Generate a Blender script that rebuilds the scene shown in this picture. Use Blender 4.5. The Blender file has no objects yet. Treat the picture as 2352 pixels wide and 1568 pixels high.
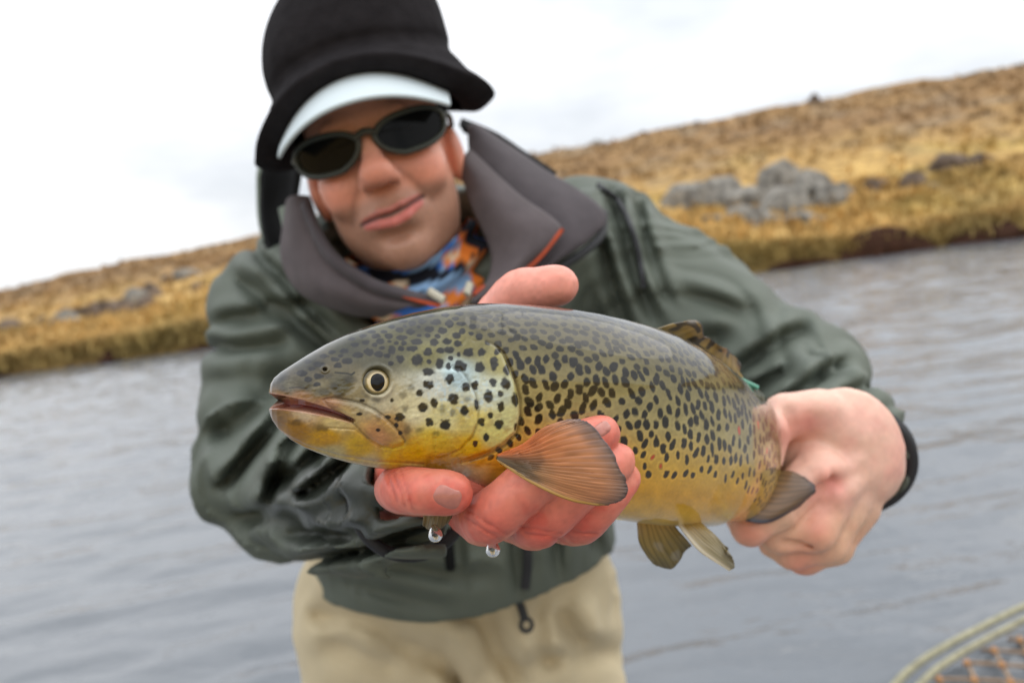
import bpy, math, random
import numpy as np
from mathutils import Vector, Matrix

random.seed(7)
RNG = np.random.default_rng(11)
scene = bpy.context.scene
COL = scene.collection

# ------------------------------------------------------------------ camera
CAM_Z = 1.2
PITCH, ROLL = math.radians(5.5), math.radians(7.8)
LENS, IMG_W, IMG_H = 28.0, 2352.0, 1568.0
FPX = LENS / 36.0 * IMG_W
_r0 = np.array([1.0, 0, 0]); _f = np.array([0, math.cos(PITCH), -math.sin(PITCH)])
_u0 = np.array([0, math.sin(PITCH), math.cos(PITCH)])
CR = math.cos(ROLL) * _r0 - math.sin(ROLL) * _u0
CU = math.cos(ROLL) * _u0 + math.sin(ROLL) * _r0
CAMROT = np.stack([CR, CU, -_f], axis=1)          # columns: camera axes in the world
CAMLOC = np.array([0.0, 0.0, CAM_Z])
cam_data = bpy.data.cameras.new('camera')
cam = bpy.data.objects.new('camera', cam_data); COL.objects.link(cam)
M4 = Matrix.Identity(4)
for i in range(3):
    for j in range(3): M4[i][j] = CAMROT[i, j]
    M4[i][3] = CAMLOC[i]
cam.matrix_world = M4
cam_data.lens = LENS; cam_data.sensor_width = 36.0; cam_data.sensor_fit = 'HORIZONTAL'
cam_data.clip_start = 0.02; cam_data.clip_end = 2000
cam_data.dof.use_dof = True
cam_data.dof.focus_distance = 0.372
cam_data.dof.aperture_fstop = 6.5
scene.camera = cam

# ------------------------------------------------------------------ sky, sun, exposure
SUN_EL, SUN_AZ = math.radians(46), math.radians(72)   # azimuth clockwise from +Y
world = bpy.data.worlds.new('World'); scene.world = world; world.use_nodes = True
nt = world.node_tree; nt.nodes.clear()
wo = nt.nodes.new('ShaderNodeOutputWorld')
sky = nt.nodes.new('ShaderNodeTexSky'); sky.sky_type = 'NISHITA'; sky.sun_disc = False
sky.sun_elevation = SUN_EL; sky.sun_rotation = SUN_AZ
bg1 = nt.nodes.new('ShaderNodeBackground'); bg1.inputs[1].default_value = 0.12
bg2 = nt.nodes.new('ShaderNodeBackground'); bg2.inputs[1].default_value = 2.5
tc = nt.nodes.new('ShaderNodeTexCoord')
mp = nt.nodes.new('ShaderNodeMapping'); mp.inputs['Scale'].default_value = (1.0, 1.0, 2.6)
mp.inputs['Location'].default_value = (3.2, 0.7, 1.1)
n1 = nt.nodes.new('ShaderNodeTexNoise'); n1.inputs['Scale'].default_value = 1.9
n1.inputs['Detail'].default_value = 5; n1.inputs['Roughness'].default_value = 0.5
rmp = nt.nodes.new('ShaderNodeValToRGB')
rmp.color_ramp.elements[0].position = 0.38; rmp.color_ramp.elements[0].color = (0.68, 0.71, 0.75, 1)
rmp.color_ramp.elements[1].position = 0.53; rmp.color_ramp.elements[1].color = (0.97, 0.98, 1.0, 1)
mixw = nt.nodes.new('ShaderNodeMixShader'); mixw.inputs[0].default_value = 0.9
L = nt.links.new
L(tc.outputs['Generated'], mp.inputs[0]); L(mp.outputs[0], n1.inputs['Vector'])
# overcast luminance: three times brighter overhead than at the horizon
sep = nt.nodes.new('ShaderNodeSeparateXYZ'); L(tc.outputs['Generated'], sep.inputs[0])
zr = nt.nodes.new('ShaderNodeMapRange'); zr.inputs['From Min'].default_value = 0; zr.inputs['From Max'].default_value = 1
zr.inputs['To Min'].default_value = 0.42; zr.inputs['To Max'].default_value = 1.0; L(sep.outputs['Z'], zr.inputs['Value'])
mulw = nt.nodes.new('ShaderNodeMix'); mulw.data_type = 'RGBA'; mulw.blend_type = 'MULTIPLY'; mulw.inputs[0].default_value = 1
L(rmp.outputs[0], mulw.inputs[6]); L(zr.outputs[0], mulw.inputs[7])
L(n1.outputs['Fac'], rmp.inputs[0]); L(mulw.outputs[2], bg2.inputs[0]); L(sky.outputs[0], bg1.inputs[0])
L(bg1.outputs[0], mixw.inputs[1]); L(bg2.outputs[0], mixw.inputs[2]); L(mixw.outputs[0], wo.inputs[0])
sun_d = bpy.data.lights.new('sun', 'SUN'); sun_d.energy = 1.0; sun_d.angle = math.radians(60)
sun_d.color = (1.0, 0.96, 0.9)
sun = bpy.data.objects.new('sun', sun_d); COL.objects.link(sun)
_sd = Vector((math.sin(SUN_AZ) * math.cos(SUN_EL), math.cos(SUN_AZ) * math.cos(SUN_EL), math.sin(SUN_EL)))
sun.rotation_euler = _sd.to_track_quat('Z', 'Y').to_euler(); sun.location = (5, -5, 12)
scene.view_settings.view_transform = 'Standard'; scene.view_settings.look = 'None'
scene.view_settings.exposure = 0.0; scene.view_settings.gamma = 1.0
scene.render.engine = 'CYCLES'
try:
    scene.cycles.use_denoising = True
    scene.cycles.max_bounces = 10
except Exception: pass

# ------------------------------------------------------------------ helpers: points
def P(u, v, d):                       # camera-frame point on the ray of (u, v) at depth d
    return np.array([(u - IMG_W / 2) / FPX * d, -(v - IMG_H / 2) / FPX * d, -d])
def PP(pts): return np.array([P(*p) for p in pts])
def proj(c):
    d = -c[..., 2]
    return c[..., 0] / d * FPX + IMG_W / 2, -c[..., 1] / d * FPX + IMG_H / 2
def to_world(c): return np.asarray(c) @ CAMROT.T + CAMLOC
def ray_world(u, v): return to_world(P(u, v, 1.0)) - CAMLOC
def s2l(c):
    c = np.asarray(c, float) / 255.0
    return np.where(c <= 0.04045, c / 12.92, ((c + 0.055) / 1.055) ** 2.4)
def sstep(a, b, x):
    t = np.clip((x - a) / (b - a), 0, 1); return t * t * (3 - 2 * t)
def catmull(pts, n):
    pts = np.asarray(pts, float); m = len(pts)
    e = np.vstack([2 * pts[0] - pts[1], pts, 2 * pts[-1] - pts[-2]])
    x = np.linspace(0, m - 1, n); i = np.minimum(x.astype(int), m - 2); t = (x - i)[:, None]
    p0, p1, p2, p3 = e[i], e[i + 1], e[i + 2], e[i + 3]
    return 0.5 * (2 * p1 + (p2 - p0) * t + (2 * p0 - 5 * p1 + 4 * p2 - p3) * t ** 2 + (3 * p1 - p0 - 3 * p2 + p3) * t ** 3)
def _hash(ix, iy, iz, seed):
    h = (ix.astype(np.int64) * 374761393 + iy.astype(np.int64) * 668265263 + iz.astype(np.int64) * 2147483647 + seed * 1274126177) & 0xffffffff
    h = ((h ^ (h >> 13)) * 1274126177) & 0xffffffff
    h = ((h ^ (h >> 16)) * 2246822519) & 0xffffffff
    return ((h ^ (h >> 15)) & 0xffffff) / float(0x7fffff) - 1.0
def vnoise(p, seed=0):
    p = np.asarray(p, float); i = np.floor(p); f = p - i; w = f * f * f * (f * (6 * f - 15) + 10)
    out = 0
    for dx in (0, 1):
        wx = w[..., 0] if dx else 1 - w[..., 0]
        for dy in (0, 1):
            wy = w[..., 1] if dy else 1 - w[..., 1]
            for dz in (0, 1):
                wz = w[..., 2] if dz else 1 - w[..., 2]
                out = out + wx * wy * wz * _hash(i[..., 0] + dx, i[..., 1] + dy, i[..., 2] + dz, seed)
    return out
def fbm(p, oct=4, seed=0, gain=0.5):
    p = np.asarray(p, float); a, s, tot = 1.0, 0, 0
    for k in range(oct):
        s = s + a * vnoise(p * (2.03 ** k) + 17.3 * k, seed + k); tot += a; a *= gain
    return s / tot
def seg_dist2(x, y, pts):             # distance in 2D to a polyline
    best = np.full(np.shape(x), 1e9)
    for (x0, y0), (x1, y1) in zip(pts[:-1], pts[1:]):
        dx, dy = x1 - x0, y1 - y0
        t = np.clip(((x - x0) * dx + (y - y0) * dy) / (dx * dx + dy * dy + 1e-12), 0, 1)
        best = np.minimum(best, np.hypot(x - x0 - t * dx, y - y0 - t * dy))
    return best
def in_poly(x, y, pts):
    ins = np.zeros(np.shape(x), bool); n = len(pts)
    for k in range(n):
        x0, y0 = pts[k]; x1, y1 = pts[(k + 1) % n]
        c = (y0 > y) != (y1 > y)
        ins ^= c & (x < (x1 - x0) * (y - y0) / (y1 - y0 + 1e-12) + x0)
    return ins
def poly_sd(x, y, pts):               # negative inside
    d = seg_dist2(x, y, list(pts) + [pts[0]])
    return np.where(in_poly(x, y, pts), -d, d)

# ------------------------------------------------------------------ helpers: objects
def make_mesh(name, verts, faces, mat=None, parent=None, color=None, smooth=True):
    """verts in world coordinates; faces (n,4) or (n,3) int array or a list"""
    verts = np.asarray(verts, float)
    off = np.array(parent['_base']) if parent is not None and '_base' in parent.keys() else np.zeros(3)
    me = bpy.data.meshes.new(name)
    v = (verts - off).astype(np.float32)
    if isinstance(faces, np.ndarray):
        k = faces.shape[1]; n = len(faces)
        me.vertices.add(len(v)); me.vertices.foreach_set('co', v.ravel())
        me.loops.add(n * k); me.loops.foreach_set('vertex_index', faces.astype(np.int32).ravel())
        me.polygons.add(n); me.polygons.foreach_set('loop_start', np.arange(0, n * k, k, dtype=np.int32))
        me.polygons.foreach_set('loop_total', np.full(n, k, np.int32))
        me.update(calc_edges=True); me.validate()
    else:
        me.from_pydata([tuple(a) for a in v], [], faces); me.update()
    if smooth: me.polygons.foreach_set('use_smooth', np.ones(len(me.polygons), bool))
    if color is not None:
        at = me.color_attributes.new('Col', 'FLOAT_COLOR', 'POINT')
        c = np.ones((len(v), 4), np.float32); color = np.asarray(color)
        c[:, :color.shape[1]] = np.maximum(color, 0)
        at.data.foreach_set('color', c.ravel())
    if mat: me.materials.append(mat)
    o = bpy.data.objects.new(name, me); COL.objects.link(o)
    if parent is not None:
        o.parent = parent; o['_base'] = [float(a) for a in off]
    return o
def thing(name, base, label, cat, group=None):
    o = bpy.data.objects.new(name, None); COL.objects.link(o)
    o.location = tuple(base); o.empty_display_size = 0.05
    o['_base'] = [float(a) for a in base]; o['label'] = label; o['category'] = cat
    if group: o['group'] = group
    return o
def tag(o, label, cat, group=None):
    o['label'] = label; o['category'] = cat
    if group: o['group'] = group
    return o
def grid_faces(n, m, wrap_m=False, flip=False):
    i = np.arange(n - 1)[:, None]; j = np.arange(m if wrap_m else m - 1)[None, :]
    j2 = (j + 1) % m
    f = np.stack(np.broadcast_arrays(i * m + j, i * m + j2, (i + 1) * m + j2, (i + 1) * m + j), -1).reshape(-1, 4)
    return f[:, ::-1].copy() if flip else f
def tube(pts, rad, seg=10, closed=False, n=None):
    """swept tube, returns verts, faces (camera or world frame, as given)"""
    pts = np.asarray(pts, float)
    rad = np.broadcast_to(np.asarray(rad, float), (len(pts),))
    if n:
        q = catmull(np.hstack([pts, rad[:, None]]), n); pts, rad = q[:, :3], q[:, 3]
    t = np.gradient(pts, axis=0) if not closed else np.roll(pts, -1, 0) - np.roll(pts, 1, 0)
    t /= np.linalg.norm(t, axis=1)[:, None] + 1e-12
    up = np.array([0.1, 0.9, 0.3]); V = []
    for k in range(len(pts)):
        a = np.cross(t[k], up); a /= np.linalg.norm(a) + 1e-9; b = np.cross(a, t[k])
        if k: up = b
        ang = np.linspace(0, 2 * math.pi, seg, endpoint=False)
        V.append(pts[k] + rad[k] * (np.cos(ang)[:, None] * a + np.sin(ang)[:, None] * b))
    m = len(pts); V = np.concatenate(V)
    F = [tuple(r) for r in grid_faces(m, seg, True)]
    if closed: F += [((m - 1) * seg + j, (m - 1) * seg + (j + 1) % seg, (j + 1) % seg, j) for j in range(seg)]
    else: F += [tuple(range(seg)), tuple(reversed(range((m - 1) * seg, m * seg)))]
    return V, F
def merge(parts):
    V, F, k = [], [], 0
    for v, f in parts:
        V.append(np.asarray(v)); F += [tuple(int(a) + k for a in q) for q in f]; k += len(v)
    return np.concatenate(V), F
def sheet(A, thick, flip=False):
    """A (n,m,3) grid of points -> closed thin shell"""
    n, m = A.shape[:2]
    du = np.gradient(A, axis=0); dv = np.gradient(A, axis=1)
    nrm = np.cross(du, dv); nrm /= np.linalg.norm(nrm, axis=-1)[..., None] + 1e-12
    if flip: nrm = -nrm
    B = A - nrm * thick
    V = np.concatenate([A.reshape(-1, 3), B.reshape(-1, 3)]); N = n * m
    F = [tuple(r) for r in grid_faces(n, m)] + [tuple(r + N) for r in grid_faces(n, m, flip=True)]
    bd = [i * m for i in range(n)] + [(n - 1) * m + j for j in range(1, m)] + [i * m + m - 1 for i in range(n - 2, -1, -1)] + [j for j in range(m - 2, 0, -1)]
    for a, b in zip(bd, bd[1:] + bd[:1]): F.append((a, b, b + N, a + N))
    return V, F
def loft2(A, B, n, m, bulge=0.0, curl=0.0):
    """surface between two polylines (camera frame), bulging towards the camera"""
    a, b = catmull(A, n), catmull(B, n)
    t = np.linspace(0, 1, m)[None, :, None]
    S = a[:, None] * (1 - t) + b[:, None] * t
    S[..., 2] += bulge * np.sin(np.pi * t[..., 0]) + curl * t[..., 0] ** 2
    return S

# ------------------------------------------------------------------ helpers: implicit surfaces
class Field:
    def __init__(self, lo, hi, h):
        self.lo = np.array(lo, float); self.h = h
        self.n = np.ceil((np.array(hi) - self.lo) / h).astype(int) + 1
        self.v = np.full(self.n, 1.0, np.float32)
    def _block(self, lo, hi):
        a = np.maximum(np.floor((np.asarray(lo) - self.lo) / self.h).astype(int), 0)
        b = np.minimum(np.ceil((np.asarray(hi) - self.lo) / self.h).astype(int) + 1, self.n)
        if np.any(b <= a): return None, None
        sl = tuple(slice(x, y) for x, y in zip(a, b))
        ax = [(self.lo[k] + self.h * np.arange(a[k], b[k])).astype(np.float32) for k in range(3)]
        return sl, np.meshgrid(*ax, indexing='ij', sparse=True)
    def _op(self, sl, d, k, sub):
        o = self.v[sl]
        if sub:
            d = -d; hh = np.maximum(k - np.abs(o - d), 0) / k; self.v[sl] = np.maximum(o, d) + hh * hh * k * 0.25
        else:
            hh = np.maximum(k - np.abs(o - d), 0) / k; self.v[sl] = np.minimum(o, d) - hh * hh * k * 0.25
    def cone(self, a, ra, b, rb, k=0.008, sub=False):
        a, b = np.asarray(a, float), np.asarray(b, float); m = max(ra, rb) + k + 0.02
        sl, X = self._block(np.minimum(a, b) - m, np.maximum(a, b) + m)
        if sl is None: return
        ab = b - a; L2 = ab @ ab + 1e-12
        t = np.clip(((X[0] - a[0]) * ab[0] + (X[1] - a[1]) * ab[1] + (X[2] - a[2]) * ab[2]) / L2, 0, 1)
        d = np.sqrt((X[0] - a[0] - t * ab[0]) ** 2 + (X[1] - a[1] - t * ab[1]) ** 2 + (X[2] - a[2] - t * ab[2]) ** 2) - (ra + (rb - ra) * t)
        self._op(sl, d.astype(np.float32), k, sub)
    def chain(self, pts, rads, k=0.008, sub=False):
        for i in range(len(pts) - 1): self.cone(pts[i], rads[i], pts[i + 1], rads[i + 1], k, sub)
    def ell(self, c, r, k=0.01, R=None, sub=False):
        c, r = np.asarray(c, float), np.asarray(r, float); m = r.max() + k + 0.02
        sl, X = self._block(c - m, c + m)
        if sl is None: return
        q = [X[0] - c[0], X[1] - c[1], X[2] - c[2]]
        if R is not None: q = [q[0] * R[0, j] + q[1] * R[1, j] + q[2] * R[2, j] for j in range(3)]
        k0 = np.sqrt((q[0] / r[0]) ** 2 + (q[1] / r[1]) ** 2 + (q[2] / r[2]) ** 2)
        k1 = np.sqrt((q[0] / r[0] ** 2) ** 2 + (q[1] / r[1] ** 2) ** 2 + (q[2] / r[2] ** 2) ** 2) + 1e-6
        d = k0 * (k0 - 1) / k1
        self._op(sl, np.asarray(d, np.float32), k, sub)
    def near(self, w):
        idx = np.argwhere(np.abs(self.v) < w); return idx, self.lo + idx * self.h
    def displace(self, fn, w=0.04):   # adds fn(points) to the field close to the surface
        idx, p = self.near(w); self.v[tuple(idx.T)] += fn(p).astype(np.float32)
    def mesh(self):
        v = self.v; n = self.n; s = v < 0
        cells = np.zeros(n - 1, np.int8)
        for dx in (0, 1):
            for dy in (0, 1):
                for dz in (0, 1):
                    cells += s[dx:n[0] - 1 + dx, dy:n[1] - 1 + dy, dz:n[2] - 1 + dz]
        act = (cells > 0) & (cells < 8); ci = np.argwhere(act)
        idm = np.full(n - 1, -1, np.int64); idm[act] = np.arange(len(ci))
        acc = np.zeros((len(ci), 3)); cnt = np.zeros(len(ci))
        cr = [np.array((x, y, z)) for x in (0, 1) for y in (0, 1) for z in (0, 1)]
        for a in cr:
            for ax in range(3):
                if a[ax]: continue
                b = a.copy(); b[ax] = 1
                va = v[tuple((ci + a).T)]; vb = v[tuple((ci + b).T)]
                m = (va < 0) != (vb < 0)
                t = va[m] / (va[m] - vb[m]); pt = np.tile(a.astype(float), (m.sum(), 1)); pt[:, ax] = t
                acc[m] += pt; cnt[m] += 1
        V = self.lo + (ci + acc / cnt[:, None]) * self.h
        F = []
        for ax in range(3):
            o = [k for k in range(3) if k != ax]
            lo = [slice(None)] * 3; hi = [slice(None)] * 3
            lo[ax] = slice(0, -1); hi[ax] = slice(1, None)
            sa, sb = s[tuple(lo)], s[tuple(hi)]
            e = np.argwhere(sa != sb)
            e = e[(e[:, o[0]] > 0) & (e[:, o[1]] > 0) & (e[:, o[0]] < n[o[0]] - 1) & (e[:, o[1]] < n[o[1]] - 1)]
            ins = sa[tuple(e.T)]
            q = []
            for (p, r) in ((0, 0), (1, 0), (1, 1), (0, 1)):
                c = e.copy(); c[:, o[0]] -= 1 - p; c[:, o[1]] -= 1 - r; q.append(idm[tuple(c.T)])
            q = np.stack(q, 1)
            fl = ins if ax != 1 else ~ins
            q[~fl] = q[~fl][:, ::-1]
            F.append(q)
        F = np.concatenate(F); F = F[(F >= 0).all(1)]
        return V, F
def relax(V, F, it=2, w=0.5):
    e = np.concatenate([F[:, [0, 1]], F[:, [1, 2]], F[:, [2, 3]], F[:, [3, 0]]])
    for _ in range(it):
        a = np.zeros_like(V); c = np.bincount(e[:, 0], minlength=len(V)) + np.bincount(e[:, 1], minlength=len(V))
        for k in range(3):
            a[:, k] = np.bincount(e[:, 0], V[e[:, 1], k], len(V)) + np.bincount(e[:, 1], V[e[:, 0], k], len(V))
        V = V * (1 - w) + w * a / np.maximum(c, 1)[:, None]
    return V

# ------------------------------------------------------------------ helpers: materials
def mat(name, color=(0.5, 0.5, 0.5), rough=0.6, spec=0.5, attr=False, bump=None, var=None, sss=0.0, sss_r=(0.01, 0.004, 0.002), coat=0.0,
        coat_r=0.05, sheen=0.0, trans=0.0, ior=1.45, alpha=None, attr_rough=None, metallic=0.0):
    m = bpy.data.materials.new(name); m.use_nodes = True
    nt = m.node_tree; b = nt.nodes['Principled BSDF']
    b.inputs['Roughness'].default_value = rough; b.inputs['Specular IOR Level'].default_value = spec
    b.inputs['IOR'].default_value = ior; b.inputs['Metallic'].default_value = metallic
    b.inputs['Coat Weight'].default_value = coat; b.inputs['Coat Roughness'].default_value = coat_r
    b.inputs['Sheen Weight'].default_value = sheen; b.inputs['Transmission Weight'].default_value = trans
    if sss:
        b.inputs['Subsurface Weight'].default_value = sss; b.inputs['Subsurface Radius'].default_value = (1, 0.4, 0.25)
        b.inputs['Subsurface Scale'].default_value = sss_r[0]
    tc = nt.nodes.new('ShaderNodeTexCoord')
    if attr:
        a = nt.nodes.new('ShaderNodeVertexColor'); a.layer_name = 'Col'; src = a.outputs['Color']
        if attr_rough:
            mr = nt.nodes.new('ShaderNodeMapRange'); mr.inputs['To Min'].default_value = attr_rough[0]; mr.inputs['To Max'].default_value = attr_rough[1]
            nt.links.new(a.outputs['Alpha'], mr.inputs['Value']); nt.links.new(mr.outputs[0], b.inputs['Roughness'])
    else:
        rgb = nt.nodes.new('ShaderNodeRGB'); rgb.outputs[0].default_value = (*color, 1); src = rgb.outputs[0]
    if var:                            # (scale, amount): uneven dye, dirt and wear
        n = nt.nodes.new('ShaderNodeTexNoise'); n.inputs['Scale'].default_value = var[0]; n.inputs['Detail'].default_value = 5
        nt.links.new(tc.outputs['Object'], n.inputs['Vector'])
        mr = nt.nodes.new('ShaderNodeMapRange'); mr.inputs['From Min'].default_value = 0.3; mr.inputs['From Max'].default_value = 0.7
        mr.inputs['To Min'].default_value = 1 - var[1]; mr.inputs['To Max'].default_value = 1 + var[1]
        nt.links.new(n.outputs['Fac'], mr.inputs['Value'])
        mx = nt.nodes.new('ShaderNodeMix'); mx.data_type = 'RGBA'; mx.blend_type = 'MULTIPLY'; mx.inputs[0].default_value = 1
        nt.links.new(src, mx.inputs[6]); nt.links.new(mr.outputs[0], mx.inputs[7]); src = mx.outputs[2]
    nt.links.new(src, b.inputs['Base Color'])
    if bump:
        prev = None
        for (sc, st, dist) in bump:
            n = nt.nodes.new('ShaderNodeTexNoise'); n.inputs['Scale'].default_value = sc; n.inputs['Detail'].default_value = 4
            nt.links.new(tc.outputs['Object'], n.inputs['Vector'])
            bp = nt.nodes.new('ShaderNodeBump'); bp.inputs['Strength'].default_value = st; bp.inputs['Distance'].default_value = dist
            nt.links.new(n.outputs['Fac'], bp.inputs['Height'])
            if prev: nt.links.new(prev, bp.inputs['Normal'])
            prev = bp.outputs[0]
        nt.links.new(prev, b.inputs['Normal'])
    return m

# ================================================================== SETTING
# ---- shoreline and ridge of the far bank, in metres
def hit_z0(u, v):
    r = ray_world(u, v); t = -CAM_Z / r[2]; return CAMLOC + t * r
SHORE = np.array([hit_z0(u, v)[:2] for u, v in ((-500, 934), (0, 866), (470, 801), (1176, 703), (1760, 614), (2352, 546), (2800, 494))])
RIDGE_Y = 70.0
_rp = []
for u, v in ((-500, 742), (0, 668), (280, 603), (570, 545), (900, 440), (1200, 356), (1500, 300), (1850, 234), (2352, 142), (2800, 70)):
    r = ray_world(u, v); q = CAMLOC + r * (RIDGE_Y / r[1]); _rp.append((q[0], q[2]))
_rp = np.array(_rp)
def shore_y(x):
    return np.interp(x, SHORE[:, 0], SHORE[:, 1]) + 0.25 * vnoise(np.stack([x * 0.5, x * 0 + 3.3, x * 0], -1), 5) + 0.12 * vnoise(np.stack([x * 1.7, x * 0 + 9.3, x * 0], -1), 6)
def ground(x, y):
    ys = shore_y(x); dy = y - ys
    rid = np.interp(x * RIDGE_Y / np.maximum(y, 10), _rp[:, 0], _rp[:, 1])
    t = np.clip(dy / (RIDGE_Y - ys), 0, None)
    low = 0.42 + 0.15 * vnoise(np.stack([x * 0.35, y * 0.1, x * 0], -1), 8)
    z = low * sstep(0.0, 0.35, dy) + (rid - 0.42) * np.where(t < 1, t ** 1.05, 1 + (t - 1) * -0.15)
    q = np.stack([x * 0.22, y * 0.3, x * 0], -1)
    z = z + sstep(0.5, 4, dy) * (0.30 * fbm(q, 4, 21) + 0.10 * fbm(q * 5, 3, 31))
    return np.where(dy < 0, -0.35 + 0 * z, z)
ROCK_SPOTS = [  # (u, v, width px, height px, kind): 0 outcrop beyond the shoulder, 1 scattered
    (1585, 447, 95, 55, 0), (1660, 440, 80, 60, 0), (1720, 455, 90, 62, 0), (1785, 402, 88, 66, 0), (1800, 462, 100, 70, 0),
    (1865, 430, 80, 72, 0), (1905, 448, 70, 56, 0), (1745, 495, 60, 40, 0), (1690, 492, 55, 30, 0), (1840, 500, 80, 26, 0),
    (2095, 412, 66, 46, 1), (2180, 372, 90, 34, 1), (2140, 428, 34, 22, 1), (2250, 362, 60, 40, 1), (2010, 425, 60, 30, 1), (1640, 500, 60, 20, 1),
    (205, 715, 72, 58, 2), (255, 700, 62, 50, 2), (312, 680, 66, 46, 2), (352, 668, 50, 36, 2), (290, 700, 50, 36, 2), (150, 730, 70, 46, 2), (340, 690, 46, 30, 2),
    (20, 745, 66, 46, 2), (430, 625, 60, 36, 2), (390, 640, 36, 24, 2), (100, 740, 50, 30, 2), (560, 590, 50, 30, 2), (455, 655, 34, 20, 2),
    (1872, 228, 22, 26, 3), (1368, 316, 26, 16, 3), (1600, 282, 16, 12, 3), (1478, 298, 16, 10, 3),
]
def hill_hit(u, v):
    r = ray_world(u, v)
    t = np.linspace(15, 110, 1500)
    q = CAMLOC + t[:, None] * r
    g = ground(q[:, 0], q[:, 1]); k = np.argmax((q[:, 2] < g) & (q[:, 1] > shore_y(q[:, 0])))
    return q[k] if k else None

def hillside_material():
    m = bpy.data.materials.new('dry_moor'); m.use_nodes = True; nt = m.node_tree; b = nt.nodes['Principled BSDF']
    b.inputs['Roughness'].default_value = 0.95; b.inputs['Specular IOR Level'].default_value = 0.1
    a = nt.nodes.new('ShaderNodeVertexColor'); a.layer_name = 'Col'
    tc = nt.nodes.new('ShaderNodeTexCoord')
    n = nt.nodes.new('ShaderNodeTexNoise'); n.inputs['Scale'].default_value = 1.6; n.inputs['Detail'].default_value = 8; n.inputs['Roughness'].default_value = 0.7
    L = nt.links.new; L(tc.outputs['Object'], n.inputs['Vector'])
    cr = nt.nodes.new('ShaderNodeValToRGB'); cr.color_ramp.elements[0].position = 0.35; cr.color_ramp.elements[0].color = (0.45, 0.4, 0.38, 1)
    cr.color_ramp.elements[1].position = 0.62; cr.color_ramp.elements[1].color = (1.35, 1.3, 1.15, 1)
    L(n.outputs['Fac'], cr.inputs[0])
    mx = nt.nodes.new('ShaderNodeMix'); mx.data_type = 'RGBA'; mx.blend_type = 'MULTIPLY'; mx.inputs[0].default_value = 1
    L(a.outputs['Color'], mx.inputs[6]); L(cr.outputs[0], mx.inputs[7]); L(mx.outputs[2], b.inputs['Base Color'])
    bp = nt.nodes.new('ShaderNodeBump'); bp.inputs['Strength'].default_value = 0.8; bp.inputs['Distance'].default_value = 0.15
    L(n.outputs['Fac'], bp.inputs['Height']); L(bp.outputs[0], b.inputs['Normal'])
    return m
def hill_color(x, y, z):
    ys = shore_y(x); dy = y - ys
    gold = s2l((192, 162, 106)); brown = s2l((132, 106, 80)); olive = s2l((162, 144, 88)); grey = s2l((140, 130, 116)); peat = s2l((52, 36, 28))
    q = np.stack([x * 0.16, y * 0.10, x * 0], -1)
    f1 = sstep(-0.1, 0.35, fbm(q, 4, 51)); f2 = sstep(0.0, 0.4, fbm(q * 2.3 + 7, 4, 61)); f3 = sstep(0.05, 0.45, fbm(q * 4.1 + 3, 3, 71))
    up = sstep(8, 30, dy + 6 * fbm(q * 1.3, 3, 81))
    c = gold[None] * np.ones((len(x), 1))
    def mix(c, k, w): return c * (1 - w[:, None]) + k[None] * w[:, None]
    c = mix(c, brown, up * 0.8); c = mix(c, olive, (1 - up) * f2 * 0.6); c = mix(c, brown, f1 * 0.35); c = mix(c, grey, f3 * 0.4 * (0.3 + up))
    c = mix(c, olive * 0.55, sstep(1.6, 0.5, dy) * 0.7)
    pq = sstep(-0.1, 0.25, fbm(np.stack([x * 0.4, x * 0 + 2.2, x * 0], -1), 3, 91))
    c = mix(c, peat, sstep(0.34, 0.12, dy) * (0.5 + 0.5 * pq))
    return c
xs = np.concatenate([np.linspace(-120, -45, 60), np.linspace(-44.5, 50, 380), np.linspace(50.5, 130, 60)])
yo = np.concatenate([[-1.2, -0.4, -0.1], np.linspace(0, 0.6, 14), 0.6 + np.cumsum(np.geomspace(0.1, 1.3, 170))])
X = np.repeat(xs[:, None], len(yo), 1); Y = shore_y(xs)[:, None] + yo[None]
Z = ground(X.ravel(), Y.ravel()).reshape(X.shape)
V = np.stack([X, Y, Z], -1).reshape(-1, 3)
hill = make_mesh('hillside', V, grid_faces(len(xs), len(yo), flip=True), hillside_material(), color=hill_color(V[:, 0], V[:, 1], V[:, 2]))
hill['kind'] = 'structure'

# bare peat where the bank has slumped
m_peat = mat('peat', s2l((62, 42, 32)), 0.95, 0.1, bump=[(9, 0.8, 0.1)], var=(5, 0.35))
def peat_scar(u0, u1, vtop, hpx):
    n, m = 40, 14; pts = []
    for i in range(n):
        a = i / (n - 1); u = u0 + (u1 - u0) * a
        x = hit_z0(u, np.interp(u, [0, 470, 1176, 1760, 2352], [866, 801, 703, 614, 546]))
        y = shore_y(np.array([x[0]]))[0]; hgt = max(0.02, hpx * y / FPX * math.sin(math.pi * a) ** 0.6)
        for j in range(m):
            b = j / (m - 1)
            k = 0.10 * float(vnoise(np.array([[x[0] * 2.5, b * 3.0, 0.3]]), 3)[0])
            pts.append((x[0], y - 0.16 + 0.42 * b ** 1.6 + k, -0.08 + (hgt + 0.08) * b))
    return np.array(pts).reshape(n, m, 3)
for (a, b, c, h) in ((1930, 2165, 520, 62), (2180, 2420, 505, 40), (225, 262, 800, 36), (395, 490, 800, 14), (1765, 1925, 600, 14)):
    v, f = sheet(peat_scar(a, b, c, h), 0.25)
    o = make_mesh('bank_scar', v, f, m_peat); o['kind'] = 'structure'

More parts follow.
